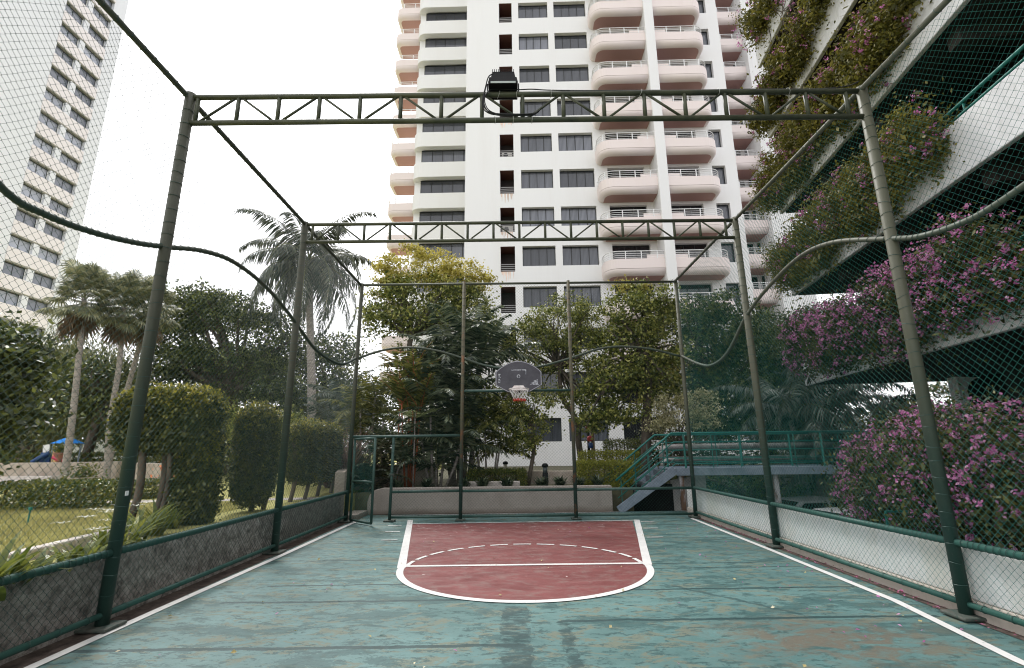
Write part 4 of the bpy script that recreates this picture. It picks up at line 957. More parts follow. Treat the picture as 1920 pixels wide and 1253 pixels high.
# lawn hedges, plants
def hedge(label, x0, x1, y0, y1, z0, z1, n, mat, leaf=.07, grp=None, rot=0, name='clipped_hedge'):
    cx_, cy_ = (x0+x1)/2, (y0+y1)/2; P = boxleaves(x0, x1, y0, y1, z0, z1, n, .035, .3)
    if rot: c, s = math.cos(rot), math.sin(rot); q = P[:, :2]-[cx_, cy_]; P[:, 0] = cx_+q[:, 0]*c-q[:, 1]*s; P[:, 1] = cy_+q[:, 0]*s+q[:, 1]*c
    o = thing(name, (cx_, cy_, z0), label, 'hedge', grp)
    g = G(); leafquads(g, P, leaf, up=.5); build(g, 'foliage', mat, o)
    g = G()
    for t in np.linspace(.08, .92, 9):
        q = np.array([x0+(x1-x0)*t-cx_, rng.uniform(-.1, .1)]); c, s = math.cos(rot), math.sin(rot); x, y = cx_+q[0]*c-q[1]*s, cy_+q[0]*s+q[1]*c
        g.tube([(x, y, z0), (x+.05, y, z1-.1)], .02, 5)
    build(g, 'stems', M_bark, o); return o
hedge('low clipped hedge at the left edge of the photo along the lawn', -16.5, -8.9, 10.7, 11.5, ZG, 1.08, 15000, L_hedge, .08, rot=.1)
hedge('low clipped hedge between the fan palm trunks and the lawn path', -13.2, -9.4, 13.4, 14.1, ZG, 1.0, 8000, L_hedge, .08)
hedge('yellowish flower bed hedge on top of the garden terrace', -22, -12, 21.6, 22.4, 1.4, 1.75, 9000, L_hedge, .1)
g = G(); g.quads([(-13, 12.2, .556), (-4.9, 12.7, .556), (-4.9, 13.3, .556), (-13, 12.8, .556)], [(0, 1, 2, 3)]); struct(build(g, 'garden_path', M_path))
# stone edging along the plant bed
g = G()
for a, b in (((-5.3, 4.2), (-5.75, 8.2)),):
    a = np.array(a); b = np.array(b); L_ = np.linalg.norm(b-a); n = int(L_/.4)
    for i in range(n):
        c = a+(b-a)*(i+.5)/n; d = (b-a)/L_; g.obox((c[0], c[1], .6), (d[0], d[1], 0), (-d[1], d[0], 0), (0, 0, 1), .19, .07, .07)
o = build(g, 'stone_edging', M_beigeT); bevel(o, .02); tag(o, 'row of pale edging stones between lawn and strap leaf plants', 'edging')
# grass blades near
n = 70000; x = rng.uniform(-13, -5.7, n); y = rng.uniform(4.6, 12.2, n); h = rng.uniform(.03, .075, n); a = rng.uniform(0, 6.28, n)
b0 = np.stack([x, y, np.full(n, .55)], 1); sd = np.stack([np.cos(a), np.sin(a), 0*a], 1)*.006; tp = b0+np.stack([rng.normal(size=n)*.02, rng.normal(size=n)*.02, h], 1)
g = G(); V = np.stack([b0-sd, b0+sd, tp], 1).reshape(-1, 3); g.v.append(V); g.t.append(np.arange(3*n).reshape(-1, 3)); g.c = 3*n
tag(build(g, 'grass', L_grass), 'short lawn grass blades on the left lawn', 'grass', kind='stuff')
def strapplant(px, py, Y, label, n=26, L=.6, w=.028, mat=None, name='strap_leaf_plant', z=None, fl=0, grp='strap leaf plants behind the dark wall', cat='plant', el=(.6, 1.4)):
    c = atY(px, py, Y); c[2] = ZG if z is None else z; o = thing(name, tuple(c), label, cat, grp); g = G(); straps(g, c, n, L, w, .9, el); build(g, 'leaves', mat or L_strap, o)
    if fl:
        for _ in range(fl):
            g = G(); q = c+np.array([rng.uniform(-.3, .3), rng.uniform(-.3, .3), rng.uniform(.3, .55)])
            for k in range(6): az = k*1.05; d = np.array([math.cos(az), math.sin(az), .25]); sd_ = np.array([-d[1], d[0], 0])*.009; g.quads([q, q+d*.06+sd_, q+d*.12-[0, 0, .02], q+d*.06-sd_], [(0, 1, 2, 3)])
            build(g, 'flower', L_whitefl, o)
    return o
i = 0
SP = [(-8, 4.3, .62), (30, 4.6, .5), (75, 4.9, .34), (130, 5.2, .34), (165, 5.5, .42), (200, 6.0, .5), (235, 6.4, .62), (262, 6.9, .6), (290, 7.5, .55), (320, 8.2, .4), (350, 9, .35)]
for k, (px, Y, L_) in enumerate(SP):
    strapplant(px, 1000, Y, ['tallest strap leaf clump at the left edge behind the dark wall', 'strap leaf clump beside the one at the left edge', 'small strap leaf tuft left of the near post', 'low strap leaf tuft beside the pale edging stones', 'strap leaf clump with white spider flowers left of the near post', 'strap leaf clump with white spider flowers behind the near post',
      'tall strap leaf clump just right of the near post', 'strap leaf clump below the first topiary stems', 'strap leaf clump between the topiary stems', 'low strap leaf clump under the large topiary', 'smallest strap leaf clump under the hanging ivy'][k], 28, L_, .03, fl=(5 if k in (4, 5, 6) else 0))
# terrace walls, steps, pots, playground
def cwall(pts, z0, z1, th_, mat, name, label, cat='wall'):
    P = catmull(pts, 6) if len(pts) > 2 else np.array(pts, float); g = G()
    for a, b in zip(P[:-1], P[1:]):
        d = unit((b-a)[None])[0]; c = (a+b)/2; g.obox((c[0], c[1], (z0+z1)/2), d, (-d[1], d[0], 0), (0, 0, 1), np.linalg.norm(b-a)/2+.03, th_/2, (z1-z0)/2)
    o = build(g, name, mat); bevel(o, .02); return tag(o, label, cat)
cwall([(-24, 20.0, 0), (-20.5, 19.7, 0), (-17.6, 19.6, 0), (-15.6, 20.1, 0)], .5, 1.42, .35, M_beige, 'terrace_wall', 'long beige terrace wall on the far side of the lawn at the left edge')
cwall([(-14.4, 19.2, 0), (-13.2, 18.9, 0), (-11.2, 18.9, 0)], .5, 1.35, .4, M_beige, 'terrace_wall', 'rounded beige terrace wall behind the trunks of the fan palms')
for k in range(3):
    g = G(); g.box(-19.3-.0+.25*k, -15.9-.5*k, 18.0+.35*k, 18.35+.35*k, .55, .68+.13*k); o = build(g, 'stone_step', M_beigeT); bevel(o, .02); tag(o, ['lowest pale garden step below the long terrace wall', 'middle pale garden step below the long terrace wall', 'top pale garden step below the long terrace wall'][k], 'step', 'steps up to the terrace')
def pot(px, py, Y, r, h_, label, mat, name='bowl_planter', z=None):
    c = atY(px, py, Y); z = c[2] if z is None else z; o = thing(name, (c[0], Y, z), label, 'planter')
    g = G(); g.lathe((c[0], Y, z), [(r*.35, 0), (r*.3, h_*.25), (r*.7, h_*.55), (r, h_*.9), (r*1.05, h_), (r*.9, h_), (r*.85, h_*.85)], 20); build(g, 'bowl', mat, o, True)
    g = G(); leafquads(g, np.array([c[0], Y, z+h_*1.25])+rng.normal(size=(500, 3))*[r*.5, r*.5, h_*.3], .1); build(g, 'foliage', L_hedge, o)
pot(153, 911, 16.0, .42, .45, 'stone bowl planter on a short foot in front of the terrace', M_beige, z=.56)
pot(108, 880, 19.3, .22, .35, 'small terracotta pot on the terrace wall', mottled('terracotta', (.2, .08, .06), (.3, .13, .1)), 'flower_pot', z=1.43)
pg = thing('play_structure', tuple(base(125, 20.6)), 'playground tower with a bright blue umbrella roof', 'playground')
c = atY(128, 826, 20.6)
g = G(); cx0, cy0 = c[0], 20.6; zr = c[2]+.0; pyr = [(cx0-.38, cy0-.38, zr-.12), (cx0+.38, cy0-.38, zr-.12), (cx0+.38, cy0+.38, zr-.12), (cx0-.38, cy0+.38, zr-.12), (cx0, cy0, zr+.16)]
g.add(pyr, [(0, 1, 4), (1, 2, 4), (2, 3, 4), (3, 0, 4), (3, 2, 1, 0)]); build(g, 'roof', mottled('blue_canvas', (.02, .2, .65), (.03, .28, .8), 3), pg)
g = G()
for sx in (-.3, .3):
    for sy in (-.3, .3): g.cyl((cx0+sx, cy0+sy, ZG), (cx0+sx, cy0+sy, zr-.1), .03, 8)
build(g, 'posts', M_steel, pg)
g = G(); g.box(cx0-.12, cx0+.06, cy0-.46, cy0-.42, 1.2, 1.85); g.box(cx0+.14, cx0+.34, cy0-.46, cy0-.42, 1.35, 1.9); build(g, 'yellow_panel', plain('cream_yellow', (.75, .5, .22), .6), pg)
g = G(); g.box(cx0-.6, cx0-.2, cy0-.46, cy0-.42, 1.35, 1.8); g.tube(catmull([(cx0-.2, cy0-.5, 1.78), (cx0-.45, cy0-.6, 1.6), (cx0-.65, cy0-.7, 1.42)], 4), .09, 10); build(g, 'blue_slide', plain('navy_plastic', (.01, .05, .16), .4), pg)
g = G(); g.tube(catmull([(cx0+.05, cy0-.55, 1.62), (cx0+.35, cy0-.62, 1.52), (cx0+.75, cy0-.68, 1.46)], 4), .09, 10); build(g, 'red_slide', plain('red_plastic', (.5, .03, .08), .4), pg)
c = atY(87, 843, 20.5); g = G(); g.obox(c, (1, 0, .15), (0, 1, 0), (-.15, 0, 1), .13, .015, .19); g.cyl((c[0], 20.55, .56), (c[0], 20.55, c[2]), .03, 6); o = build(g, 'notice_board', plain('board_white', (.75, .75, .75), .6)); tag(o, 'small tilted white notice board beside the playground', 'sign')
g = G(); p = atY(185, 842, 30); g.box(p[0]-3.2, p[0]+1.6, 30, 34, .5, 2.6); o = build(g, 'white_hut', M_twL); tag(o, 'low white hut glimpsed between the fan palm trunks', 'hut')
g = G(); pt = atX(322, 872, -7.2); leafquads(g, pt+rng.normal(size=(160, 3))*[.12, .12, .16], .07); o = build(g, 'orange_flowers', L_orange); tag(o, 'cluster of orange flowers seen under the large topiary', 'flowers')
g = G(); c0 = np.array([-8.3, 8.9, ZG]); g.cyl(c0, c0+[0, 0, .22], .012, 6); g.cyl(c0+[0, 0, .22], c0+[0, 0, .27], .03, 8); o = build(g, 'sprinkler', M_teal); tag(o, 'small green lawn sprinkler in front of the low hedge', 'sprinkler')

# ================================================================ VEGETATION, CENTRE AND RIGHT
def crownblobs(*a): return [B(*q) for q in a]
tree('yellow_flowering_tree', 'tree with yellow green crown top left of the backboard', 'tree', [base(775, 20), tuple(atY(780, 760, 20)), tuple(atY(768, 660, 20)), tuple(atY(772, 630, 20))], .17,
     crownblobs((800, 545, 20, 90, 38), (730, 570, 20, 50, 45), (860, 560, 20, 60, 35), (790, 600, 20, 80, 28), (700, 610, 20, 38, 35), (905, 600, 20, 30, 40)), L_mid, 170, .22, 11500, .16, flat=.7, shell=.3,
     extra=(L_yellow, blobpts(crownblobs((790, 505, 20, 85, 30), (740, 520, 20, 48, 30), (860, 520, 20, 66, 26), (770, 472, 20, 32, 12), (900, 530, 20, 30, 16), (725, 540, 20, 26, 24)), 110, .2, 7500, .35)[1], .14), nbr=34)
def palmclump(name, label, px, Y, stems, mat, nf=9, L=1.7, ll=.38, w=.03, stemmat=None, el=(1.45, .2), droop=1.1, hang=.2, nl=20, sr=.04, cat='palm', z=ZG, grp=None, sweep=.6, tipf=.35):
    c = base(px, Y, z); o = thing(name, c, label, cat, grp); g = G(); gs = G(); rg = G()
    for (dx, dy, hh) in stems:
        b = np.array([c[0]+dx*.4, Y+dy*.4, z]); t = np.array([c[0]+dx, Y+dy, z+hh]); gs.tube([b, (b+t)/2+[dx*.05, 0, 0], t], [sr*1.2, sr, sr*.8], 7)
        for i in range(nf):
            az = i*2.4+dx*7; e = el[0]+(el[1]-el[0])*i/nf+rng.uniform(-.1, .1)
            frond(g, t-[0, 0, .15], az, e, L*rng.uniform(.8, 1.1), droop*rng.uniform(.8, 1.2), nl, ll, w, hang, rg, sweep, .014, tipf)
    build(gs, 'stems', stemmat or M_barkp, o, True); build(g, 'fronds', mat, o); build(rg, 'frond_ribs', stemmat or L_olive, o)
    return o
palmclump('cluster_palm', 'dark clumping palm with long glossy fronds left of the backboard', 868, 17, [(-.6, 0, 4.2), (.15, .3, 5.0), (.6, -.2, 4.0), (-.2, -.4, 3.2), (.5, .4, 4.6), (-.9, .3, 3.4)], L_palm, 10, 2.3, .62, .045, hang=.45, nl=24, sr=.06)
palmclump('cluster_palm', 'dark bushy palm behind the gate lintel', 820, 16, [(-.5, 0, 1.6), (.3, .3, 2.2), (.8, -.2, 1.3), (-.2, -.3, 2.8), (.9, .2, 2.3), (0, 0, .7)], L_palm, 10, 1.9, .5, .04, hang=.4, nl=22, sr=.04)
palmclump('cluster_palm', 'low dark fern like palm right of the gate', 730, 15.4, [(-.2, 0, .5), (.35, .2, .9), (-.3, .3, 1.2)], L_palm, 12, 1.3, .3, .028, hang=.15, nl=26, sr=.03)
palmclump('sealing_wax_palm', 'palm clump with orange red stems behind the gate', 772, 15.8, [(-.35, 0, 2.7), (0, .1, 3.3), (.28, -.1, 2.5), (.12, .2, 2.9), (-.15, .25, 2.4)], L_lip, 7, 1.6, .42, .045, M_redstem, (1.5, .8), .7, .1, 16, .028)
palmclump('sealing_wax_palm', 'small palm tuft high above the wavy rail beside the yellow tree', 748, 16.6, [(0, 0, 4.0)], L_lip, 10, 1.1, .35, .035, M_redstem, (1.4, .3), .8, .2, 16, .022)
palmclump('pale_frond_palm', 'single pale green fan of leaflets over the gate lintel', 778, 15.2, [(0, 0, 2.25)], leafmat('pale_fronds', [(.2, .24, .09), (.34, .38, .18)], .4, .4), 4, .85, .42, .05, None, (.5, .3), .5, .1, 9, .02)
palmclump('areca_palm', 'drooping yellow green palm between the middle post and the leaning tree', 915, 16.4, [(-.1, 0, 1.8), (.3, .2, 1.2), (.5, 0, 2.3), (-.5, .2, 2.2)], L_lip, 9, 1.5, .42, .03, None, (1.3, .0), 1.5, .5, 24, .03)
palmclump('areca_palm', 'bushy palm behind the left corner post of the end fence', 690, 17.5, [(-.3, 0, 2.6), (.2, 0, 3.2), (.5, .2, 2.3), (-.6, .2, 1.8)], L_lip, 9, 1.7, .42, .035, None, (1.3, .1), 1.2, .4, 22, .035)
palmclump('areca_palm', 'grey green feathery palm between the fence posts at the left corner', 640, 19, [(0, 0, 3.2), (.5, .1, 2.4), (-.4, .1, 2.2)], L_grey, 10, 2.0, .5, .035, None, (1.3, 0), 1.3, .5, 24, .04)
palmclump('fern_palm', 'small bright fern palm beside the end of the planter wall', 690, 14.9, [(0, 0, .5), (.2, .1, .2)], L_grey, 9, .9, .26, .022, None, (1.2, .2), 1.0, .3, 20, .02)
for (px, Y, L_, lab) in ((655, 15.3, 2.1, 'tall purple brown fountain grass left of the gate'), (620, 16.6, 2.3, 'purple brown fountain grass further behind the left corner')):
    strapplant(px, 850, Y, lab, 520, L_, .013, L_redg, 'fountain_grass', None, 0, None, 'grass clump', (.7, 1.5))
strapplant(668, 900, 14.7, 'leafy green plant beside the end of the planter wall', 30, .55, .04, L_strap, 'leafy_plant', .3, 0, None)
tree('shrub', 'mixed dark shrubs under the palms behind the planter wall', 'shrub', [base(800, 18), base(800, 18, 1)], .06, crownblobs((760, 850, 18, 60, 26), (830, 850, 17, 50, 26), (700, 830, 19, 50, 30), (860, 820, 18, 30, 30), (790, 810, 21, 80, 30), (720, 750, 22, 50, 40)), L_dark, 120, .25, 7000, .14)
tree('lacy_tree', 'lacy green tree with a forked grey trunk behind the backboard', 'tree', [base(1092, 18.5), tuple(atY(1085, 830, 18.5)), tuple(atY(1082, 790, 18.5)), tuple(atY(1055, 745, 18.5)), tuple(atY(1048, 690, 18.5))], .13,
     crownblobs((1060, 585, 18.5, 80, 26), (1000, 615, 18.5, 48, 25), (1105, 610, 18.5, 50, 32), (955, 655, 18.5, 45, 26), (1030, 645, 18.5, 50, 18), (1100, 680, 18.5, 55, 24), (1090, 740, 18.5, 60, 26), (1130, 780, 18.5, 36, 20), (1000, 690, 18.5, 44, 22), (1035, 735, 18.8, 42, 24), (1060, 640, 18.5, 60, 26), (965, 700, 18.8, 34, 20)), L_mid, 290, .17, 22000, .105, nbr=50, shell=.25)
tree('leaning_tree', 'small tree with a dark leaning trunk below and left of the hoop', 'tree', [base(988, 16.5), tuple(atY(1002, 835, 16.5)), tuple(atY(998, 800, 16.5))], .075,
     crownblobs((1000, 775, 16.5, 36, 34), (960, 780, 16.5, 36, 40), (985, 830, 16.5, 34, 24), (930, 770, 16.5, 34, 30), (900, 740, 17, 40, 36), (950, 740, 17, 40, 20)), L_mid, 110, .14, 7500, .11, nbr=28, shell=.3)
tree('mango_tree', 'large green tree with a thick brown trunk right of the hoop', 'tree', [base(1205, 17.8), tuple(atY(1212, 800, 17.8)), tuple(atY(1216, 700, 17.8)), tuple(atY(1208, 660, 17.8))], .2,
     crownblobs((1195, 590, 17.8, 70, 38), (1175, 550, 17.8, 42, 22), (1240, 570, 17.8, 44, 34), (1150, 640, 17.8, 45, 34), (1235, 660, 17.8, 60, 40), (1180, 700, 17.8, 60, 34), (1130, 720, 17.8, 38, 40), (1240, 725, 17.8, 46, 30), (1160, 770, 17.8, 44, 22), (1110, 790, 17.8, 30, 18)), L_mid, 200, .2, 17000, .15, nbr=40, shell=.3,
     extra=(L_yellow, blobpts(crownblobs((1172, 535, 17.8, 22, 10), (1205, 535, 17.8, 16, 8), (1260, 705, 17.8, 20, 14), (1200, 750, 17.8, 24, 10)), 16, .12, 900, .8)[1], .12))
tree('dense_tree', 'dense dark tree behind the right corner post and walkway', 'tree', [base(1335, 19.6), tuple(atY(1335, 800, 19.6)), tuple(atY(1335, 740, 19.6))], .2,
     crownblobs((1310, 600, 19.6, 55, 40), (1360, 580, 19.6, 60, 34), (1330, 660, 19.6, 70, 50), (1400, 650, 19.6, 55, 50), (1300, 720, 19.6, 50, 40), (1370, 730, 19.6, 60, 45), (1350, 790, 19.6, 60, 25)), L_dark, 250, .28, 22000, .15, nbr=30)
tree('dense_tree', 'dark tree behind the second post of the right fence', 'tree', [base(1440, 21), tuple(atY(1440, 760, 21))], .2,
     crownblobs((1430, 620, 21, 50, 36), (1465, 660, 21, 40, 50), (1430, 720, 21, 60, 50), (1480, 740, 21, 40, 50), (1440, 790, 21, 60, 26)), L_dark, 170, .3, 15000, .16, nbr=24)
tree('variegated_shrub', 'cream and green variegated shrub behind the top of the stair', 'shrub', [base(1275, 16.9), base(1275, 16.9, 1.4)], .06, crownblobs((1260, 770, 16.9, 42, 28), (1310, 760, 16.9, 36, 28), (1240, 800, 16.9, 28, 14), (1320, 790, 16.9, 28, 16)), L_cream, 90, .13, 5200, .09)
# clipped hedges in the centre
def hedgeat(px0, px1, pyt, Y, dz, depth, label, mat, n=9000, leaf=.07, zb=None):
    a = atY(px0, pyt, Y); b = atY(px1, pyt, Y); return hedge(label, a[0], b[0], Y, Y+depth, ZG if zb is None else zb, a[2]+dz, n, mat, leaf)
hedgeat(878, 985, 884, 15.6, 0, .9, 'rounded clipped hedge just left of the leaning tree', L_hedge, 10000, .06)
hedgeat(1088, 1185, 868, 15.4, 0, 1.2, 'large lime green hedge mound behind the stair foot', L_hedgey, 14000, .06)
hedgeat(1090, 1200, 848, 17.0, 0, .9, 'second lime green hedge behind the large mound', L_hedgey, 9000, .06)
hedgeat(1138, 1206, 826, 19.0, 0, .9, 'dark box hedge in front of the tower entrance', L_hedge, 9000, .06)
for k, (px, Y, n_) in enumerate(((905, 14.75, 26), (950, 14.7, 22), (1015, 14.75, 30), (1050, 14.8, 30), (1085, 14.75, 26), (1120, 14.9, 24), (870, 14.8, 20), (800, 14.7, 20), (745, 14.7, 20))):
    strapplant(px, 905, Y, ['dark leafy plant left end of the row on the planter wall near the middle post', 'dark leafy plant below the rounded hedge', 'dark leafy plant under the leaning trunk', 'dark leafy plant beside the black bollard', 'dark leafy plant behind the right middle post', 'dark leafy plant left of the lime hedge mound', 'dark leafy plant right behind the left middle post', 'dark leafy plant below the cluster palms', 'dark leafy plant beside the gate post'][k],
               n_*4, .42, .024, L_palm, 'border_plant', .62, 0, 'dark border plants on the planter wall')
cwall([(-1.6, 17.4, 0), (.5, 17.3, 0), (1.6, 17.1, 0), (3.2, 17.0, 0)], .5, .98, .3, M_beige, 'garden_wall', 'low beige garden wall in front of the white tower base')
cwall([(-1.5, 15.2, 0), (0.2, 15.15, 0)], .5, .78, .25, M_beigeT, 'garden_kerb', 'pale low kerb below the rounded hedge', 'kerb')
def bollard(px, Y, label, lit=True, h_=.75):
    b = np.array(base(px, Y)); o = thing('bollard_light', tuple(b), label, 'bollard light', 'garden bollard lights')
    g = G(); g.lathe(tuple(b), [(.1, 0), (.1, .05), (.085, .06), (.085, h_*.6)], 14); build(g, 'post', M_black, o, True)
    g = G(); g.lathe(tuple(b+[0, 0, h_*.6]), [(.07, 0), (.07, h_*.22)], 14); build(g, 'lamp', plain('frosted_lens', (.6, .6, .55) if lit else (.08, .09, .09), .3), o, True)
    g = G(); g.lathe(tuple(b+[0, 0, h_*.82]), [(.095, 0), (.095, .06), (.06, .1), (.01, .11)], 14); build(g, 'cap', M_black, o, True)
bollard(947, 18.5, 'bollard light with a pale lens behind the rounded hedge'); bollard(1020, 15.2, 'black bollard light in front of the white tower base', False)
# lamp post with globes and coloured floats on a wooden post
b = np.array(base(1102, 20.0)); o = thing('lamp_post', tuple(b), 'black garden lamp post with a green cap and grey globes', 'lamp post')
g = G(); g.tube([b, b+[0, 0, 2.2]], [.06, .045], 8); g.tube([b+[-.3, 0, 2.1], b+[0, 0, 2.2], b+[.25, 0, 2.1]], .02, 6); build(g, 'pole', M_black, o, True)
g = G(); g.lathe(tuple(b+[-.2, 0, 2.1]), [(.05, 0), (.2, .12), (.2, .2), (.08, .32)], 14); g.lathe(tuple(b+[-.12, 0, 1.75]), [(.04, 0), (.13, .08), (.12, .2), (.04, .26)], 12); build(g, 'globe', plain('grey_globe', (.3, .33, .34), .3), o, True)
g = G(); g.lathe(tuple(b+[-.16, 0, 2.42]), [(.16, 0), (.13, .12), (.02, .2)], 12); build(g, 'cap', M_teal, o, True)
b = np.array(base(1110, 19.4)); o = thing('wooden_post', tuple(b), 'wooden post hung with red balls and a blue float', 'post')
g = G(); g.box(b[0]-.07, b[0]+.07, 19.35, 19.45, ZG, 2.7); build(g, 'timber', mottled('timber', (.25, .18, .11), (.36, .27, .18), 6), o)
g = G()
for x, z in ((-.16, 2.42), (-.12, 1.95)): g.lathe((b[0]+x, 19.3, z), [(.01, 0), (.09, .03), (.12, .11), (.09, .2), (.01, .23)], 12)
build(g, 'red_ball', plain('red_ball', (.6, .06, .06), .4), o, True)
g = G()
for z in (1.7, 1.4): g.lathe((b[0]-.1, 19.3, z), [(.01, 0), (.08, .02), (.08, .2), (.01, .23)], 12)
build(g, 'blue_float', plain('blue_float', (.03, .08, .3), .4), o, True)
# right side palms beyond the walkway
palmclump('grey_palm', 'arching grey green palm right of the dark trees above the walkway', 1520, 17.5, [(0, 0, 3.6), (.8, .3, 4.6), (-.6, .2, 4.4)], L_grey, 13, 3.2, .75, .035, None, (1.2, -.1), 1.6, .7, 42, .1, z=-1.3)
palmclump('grey_palm', 'arching grey palm under the lowest car park slab', 1600, 17, [(0, 0, 3.2), (.7, .3, 2.6), (-.5, 0, 2.4)], L_grey, 13, 3.0, .75, .035, None, (1.1, -.1), 1.6, .7, 42, .1, z=-1.3)
palmclump('grey_palm', 'pale palm between the trees and the car park corner', 1490, 20.5, [(0, 0, 5.8), (.4, .2, 5.0)], L_grey, 13, 2.4, .6, .035, None, (1.3, -.2), 1.6, .7, 36, .1, z=-1.3)
palmclump('spiky_palm', 'spiky grey palm tuft behind the right white wall', 1745, 9.6, [(0, 0, 1.3)], L_grey, 16, 1.3, .45, .018, None, (1.4, .1), .9, .3, 30, .08, z=-1.3)
tree('shrub', 'dark evergreen shrubs filling the space behind the walkway railing', 'shrub', [(6.9, 19.9, .55), (6.9, 19.9, 1.2)], .08, [(5.6, 20.1, 1.5, 1.0, .5, 1.0), (7.3, 20.3, 1.5, 1.1, .5, 1.0), (9.0, 20.3, 1.4, 1.1, .5, 1.0), (10.6, 20.3, 1.3, 1.0, .5, 1.0), (6.4, 18.2, -.1, 1.0, .4, .9)], L_dark, 130, .22, 11000, .13)
tree('dark_hedge_tree', 'dark vine covered pier below the walkway', 'tree', [(8.0, 17.4, -1.35), (8.0, 17.4, 0)], .15, [(8.0, 17.4, .1, .9, .5, .9), (6.9, 18.3, .3, 1.0, .5, .8), (9.6, 17.8, .2, 1, .5, .9)], L_dark, 60, .25, 6000, .12)
g = G(); g.box(5.92, 12, 19.45, 19.49, -1.39, .5); o = build(g, 'retaining_wall', M_pebble); tag(o, 'retaining wall on the lower level beyond the walkway', 'wall')
tree('shrub', 'yellow green shrub mound behind the car park pillar', 'shrub', [(17.5, 21, .55), (17.5, 21, 1.2)], .1, crownblobs((1765, 755, 21, 60, 34), (1720, 790, 21, 60, 30), (1800, 800, 21, 60, 30), (1640, 790, 21, 60, 30)), L_olive, 90, .3, 7000, .16)

# ================================================================ BOUGAINVILLEA
def boug(label, blobs, nl, nfl, leafm=None, leaf=.075, nclump=160, rc=.13, frac=1.0, grp='bougainvillea cascading from the car park parapets'):
    c = np.mean([b[:3] for b in blobs], 0); o = thing('bougainvillea', tuple(c), label, 'bougainvillea', grp)
    Cc, P = blobpts(blobs, int(nclump*1.5), rc, int(nl*1.25), 1.0, .6); g = G(); leafquads(g, P, leaf*1.15, up=.3)
    _, P2 = blobpts([(b[0], b[1], b[2], b[3]*.75, b[4]*.8, b[5]*.75) for b in blobs], nclump, rc*1.3, nl//2, 1.0, .1); leafquads(g, P2, leaf*1.9, up=.3); build(g, 'foliage', leafm or L_boug, o)
    n = nfl//12; Bb = np.array(blobs); pr = (Bb[:, 3]*Bb[:, 5]); bi = rng.choice(len(Bb), n, p=pr/pr.sum()); dd = unit(rng.normal(size=(n, 3))+np.array([-.7, -.35, .25]))
    cc = Bb[bi, :3]+dd*Bb[bi, 3:6]*rng.uniform(.95, 1.2, n)[:, None]
    F = np.repeat(cc, 12, 0)+rng.normal(size=(n*12, 3))*np.repeat(rng.uniform(.02, .06, n), 12)[:, None]; g = G(); leafquads(g, F, .058, .045); build(g, 'blossoms', L_flower, o)
    g = G()
    for q in Cc[rng.choice(len(Cc), 30)]: g.tube(catmull([c+rng.normal(size=3)*.3, (c+q)/2+rng.normal(size=3)*.15, q+(q-c)*.08], 3), .012, 4, False)
    build(g, 'stems', M_bark, o); return o
def along(k, s0, s1, dz0, dz1, n=.0, th_=.45, step=.8, ja=.2):
    """blobs hanging over parapet k from s0 to s1 (metres from the corner)"""
    out = []; z = zf[k]
    for s_ in np.arange(s0, s1, step):
        c = fp(s_+rng.uniform(-.15, .15), n-.15+rng.uniform(-.1, .05), z+(dz0+dz1)/2+rng.uniform(-ja, ja)); out.append((c[0], c[1], c[2], th_, step*.75, (dz1-dz0)/2))
    return out
boug('sparse flowering vine hanging from the topmost visible parapet', along(4, .5, 6.5, .3, 2.0, 0, .5)+along(3, .3, 7, .35, 1.9, 0, .45)+along(3, .2, 3.5, .1, 1.1, 0, .35), 20000, 1700, L_bougy, .08, 200)
boug('green vine with scattered pink blossom over the second parapet from the top', along(2, .3, 8.0, .45, 1.95, 0, .55)+along(2, .2, 7, .1, 1.0, 0, .42)+along(2, -.1, .8, .3, 1.5, 0, .35), 23000, 1900, L_bougy, .075, 230)
boug('dense green vine with few blossoms over the middle parapet', along(1, .5, 7.0, .5, 1.95, 0, .6)+along(1, .5, 7.5, .1, .95, 0, .42)+along(1, .1, 1.3, .2, 1.4, 0, .35), 24000, 1700, L_bougy, .07, 230)
boug('thick pink bougainvillea mound over the lowest parapet', along(0, 1.2, 8.2, .6, 1.95, 0, .75)+along(0, 1.0, 8.4, .0, 1.2, 0, .6)+along(0, .5, 1.2, .9, 1.7, 0, .3), 32000, 9500, L_boug, .065, 280)
boug('large pink bougainvillea bank behind the white wall beyond the near right post', [(7.15, 9.6, .9, .8, .8, 1.1), (7.0, 8.2, 1.1, .8, .8, 1.1), (7.2, 7.2, 1.05, .8, .8, 1.1), (7.9, 9.0, 1.3, .9, 1, 1.1), (7.3, 6.2, 1.2, .7, .8, 1.05), (8.3, 11.0, .6, .7, 1, 1.1), (7.75, 10.4, .8, .6, .8, 1.1), (7.5, 5.2, 1.2, .7, .9, 1.0)], 42000, 10500, L_boug, .06, 330, .22, grp='bougainvillea bank at court level')

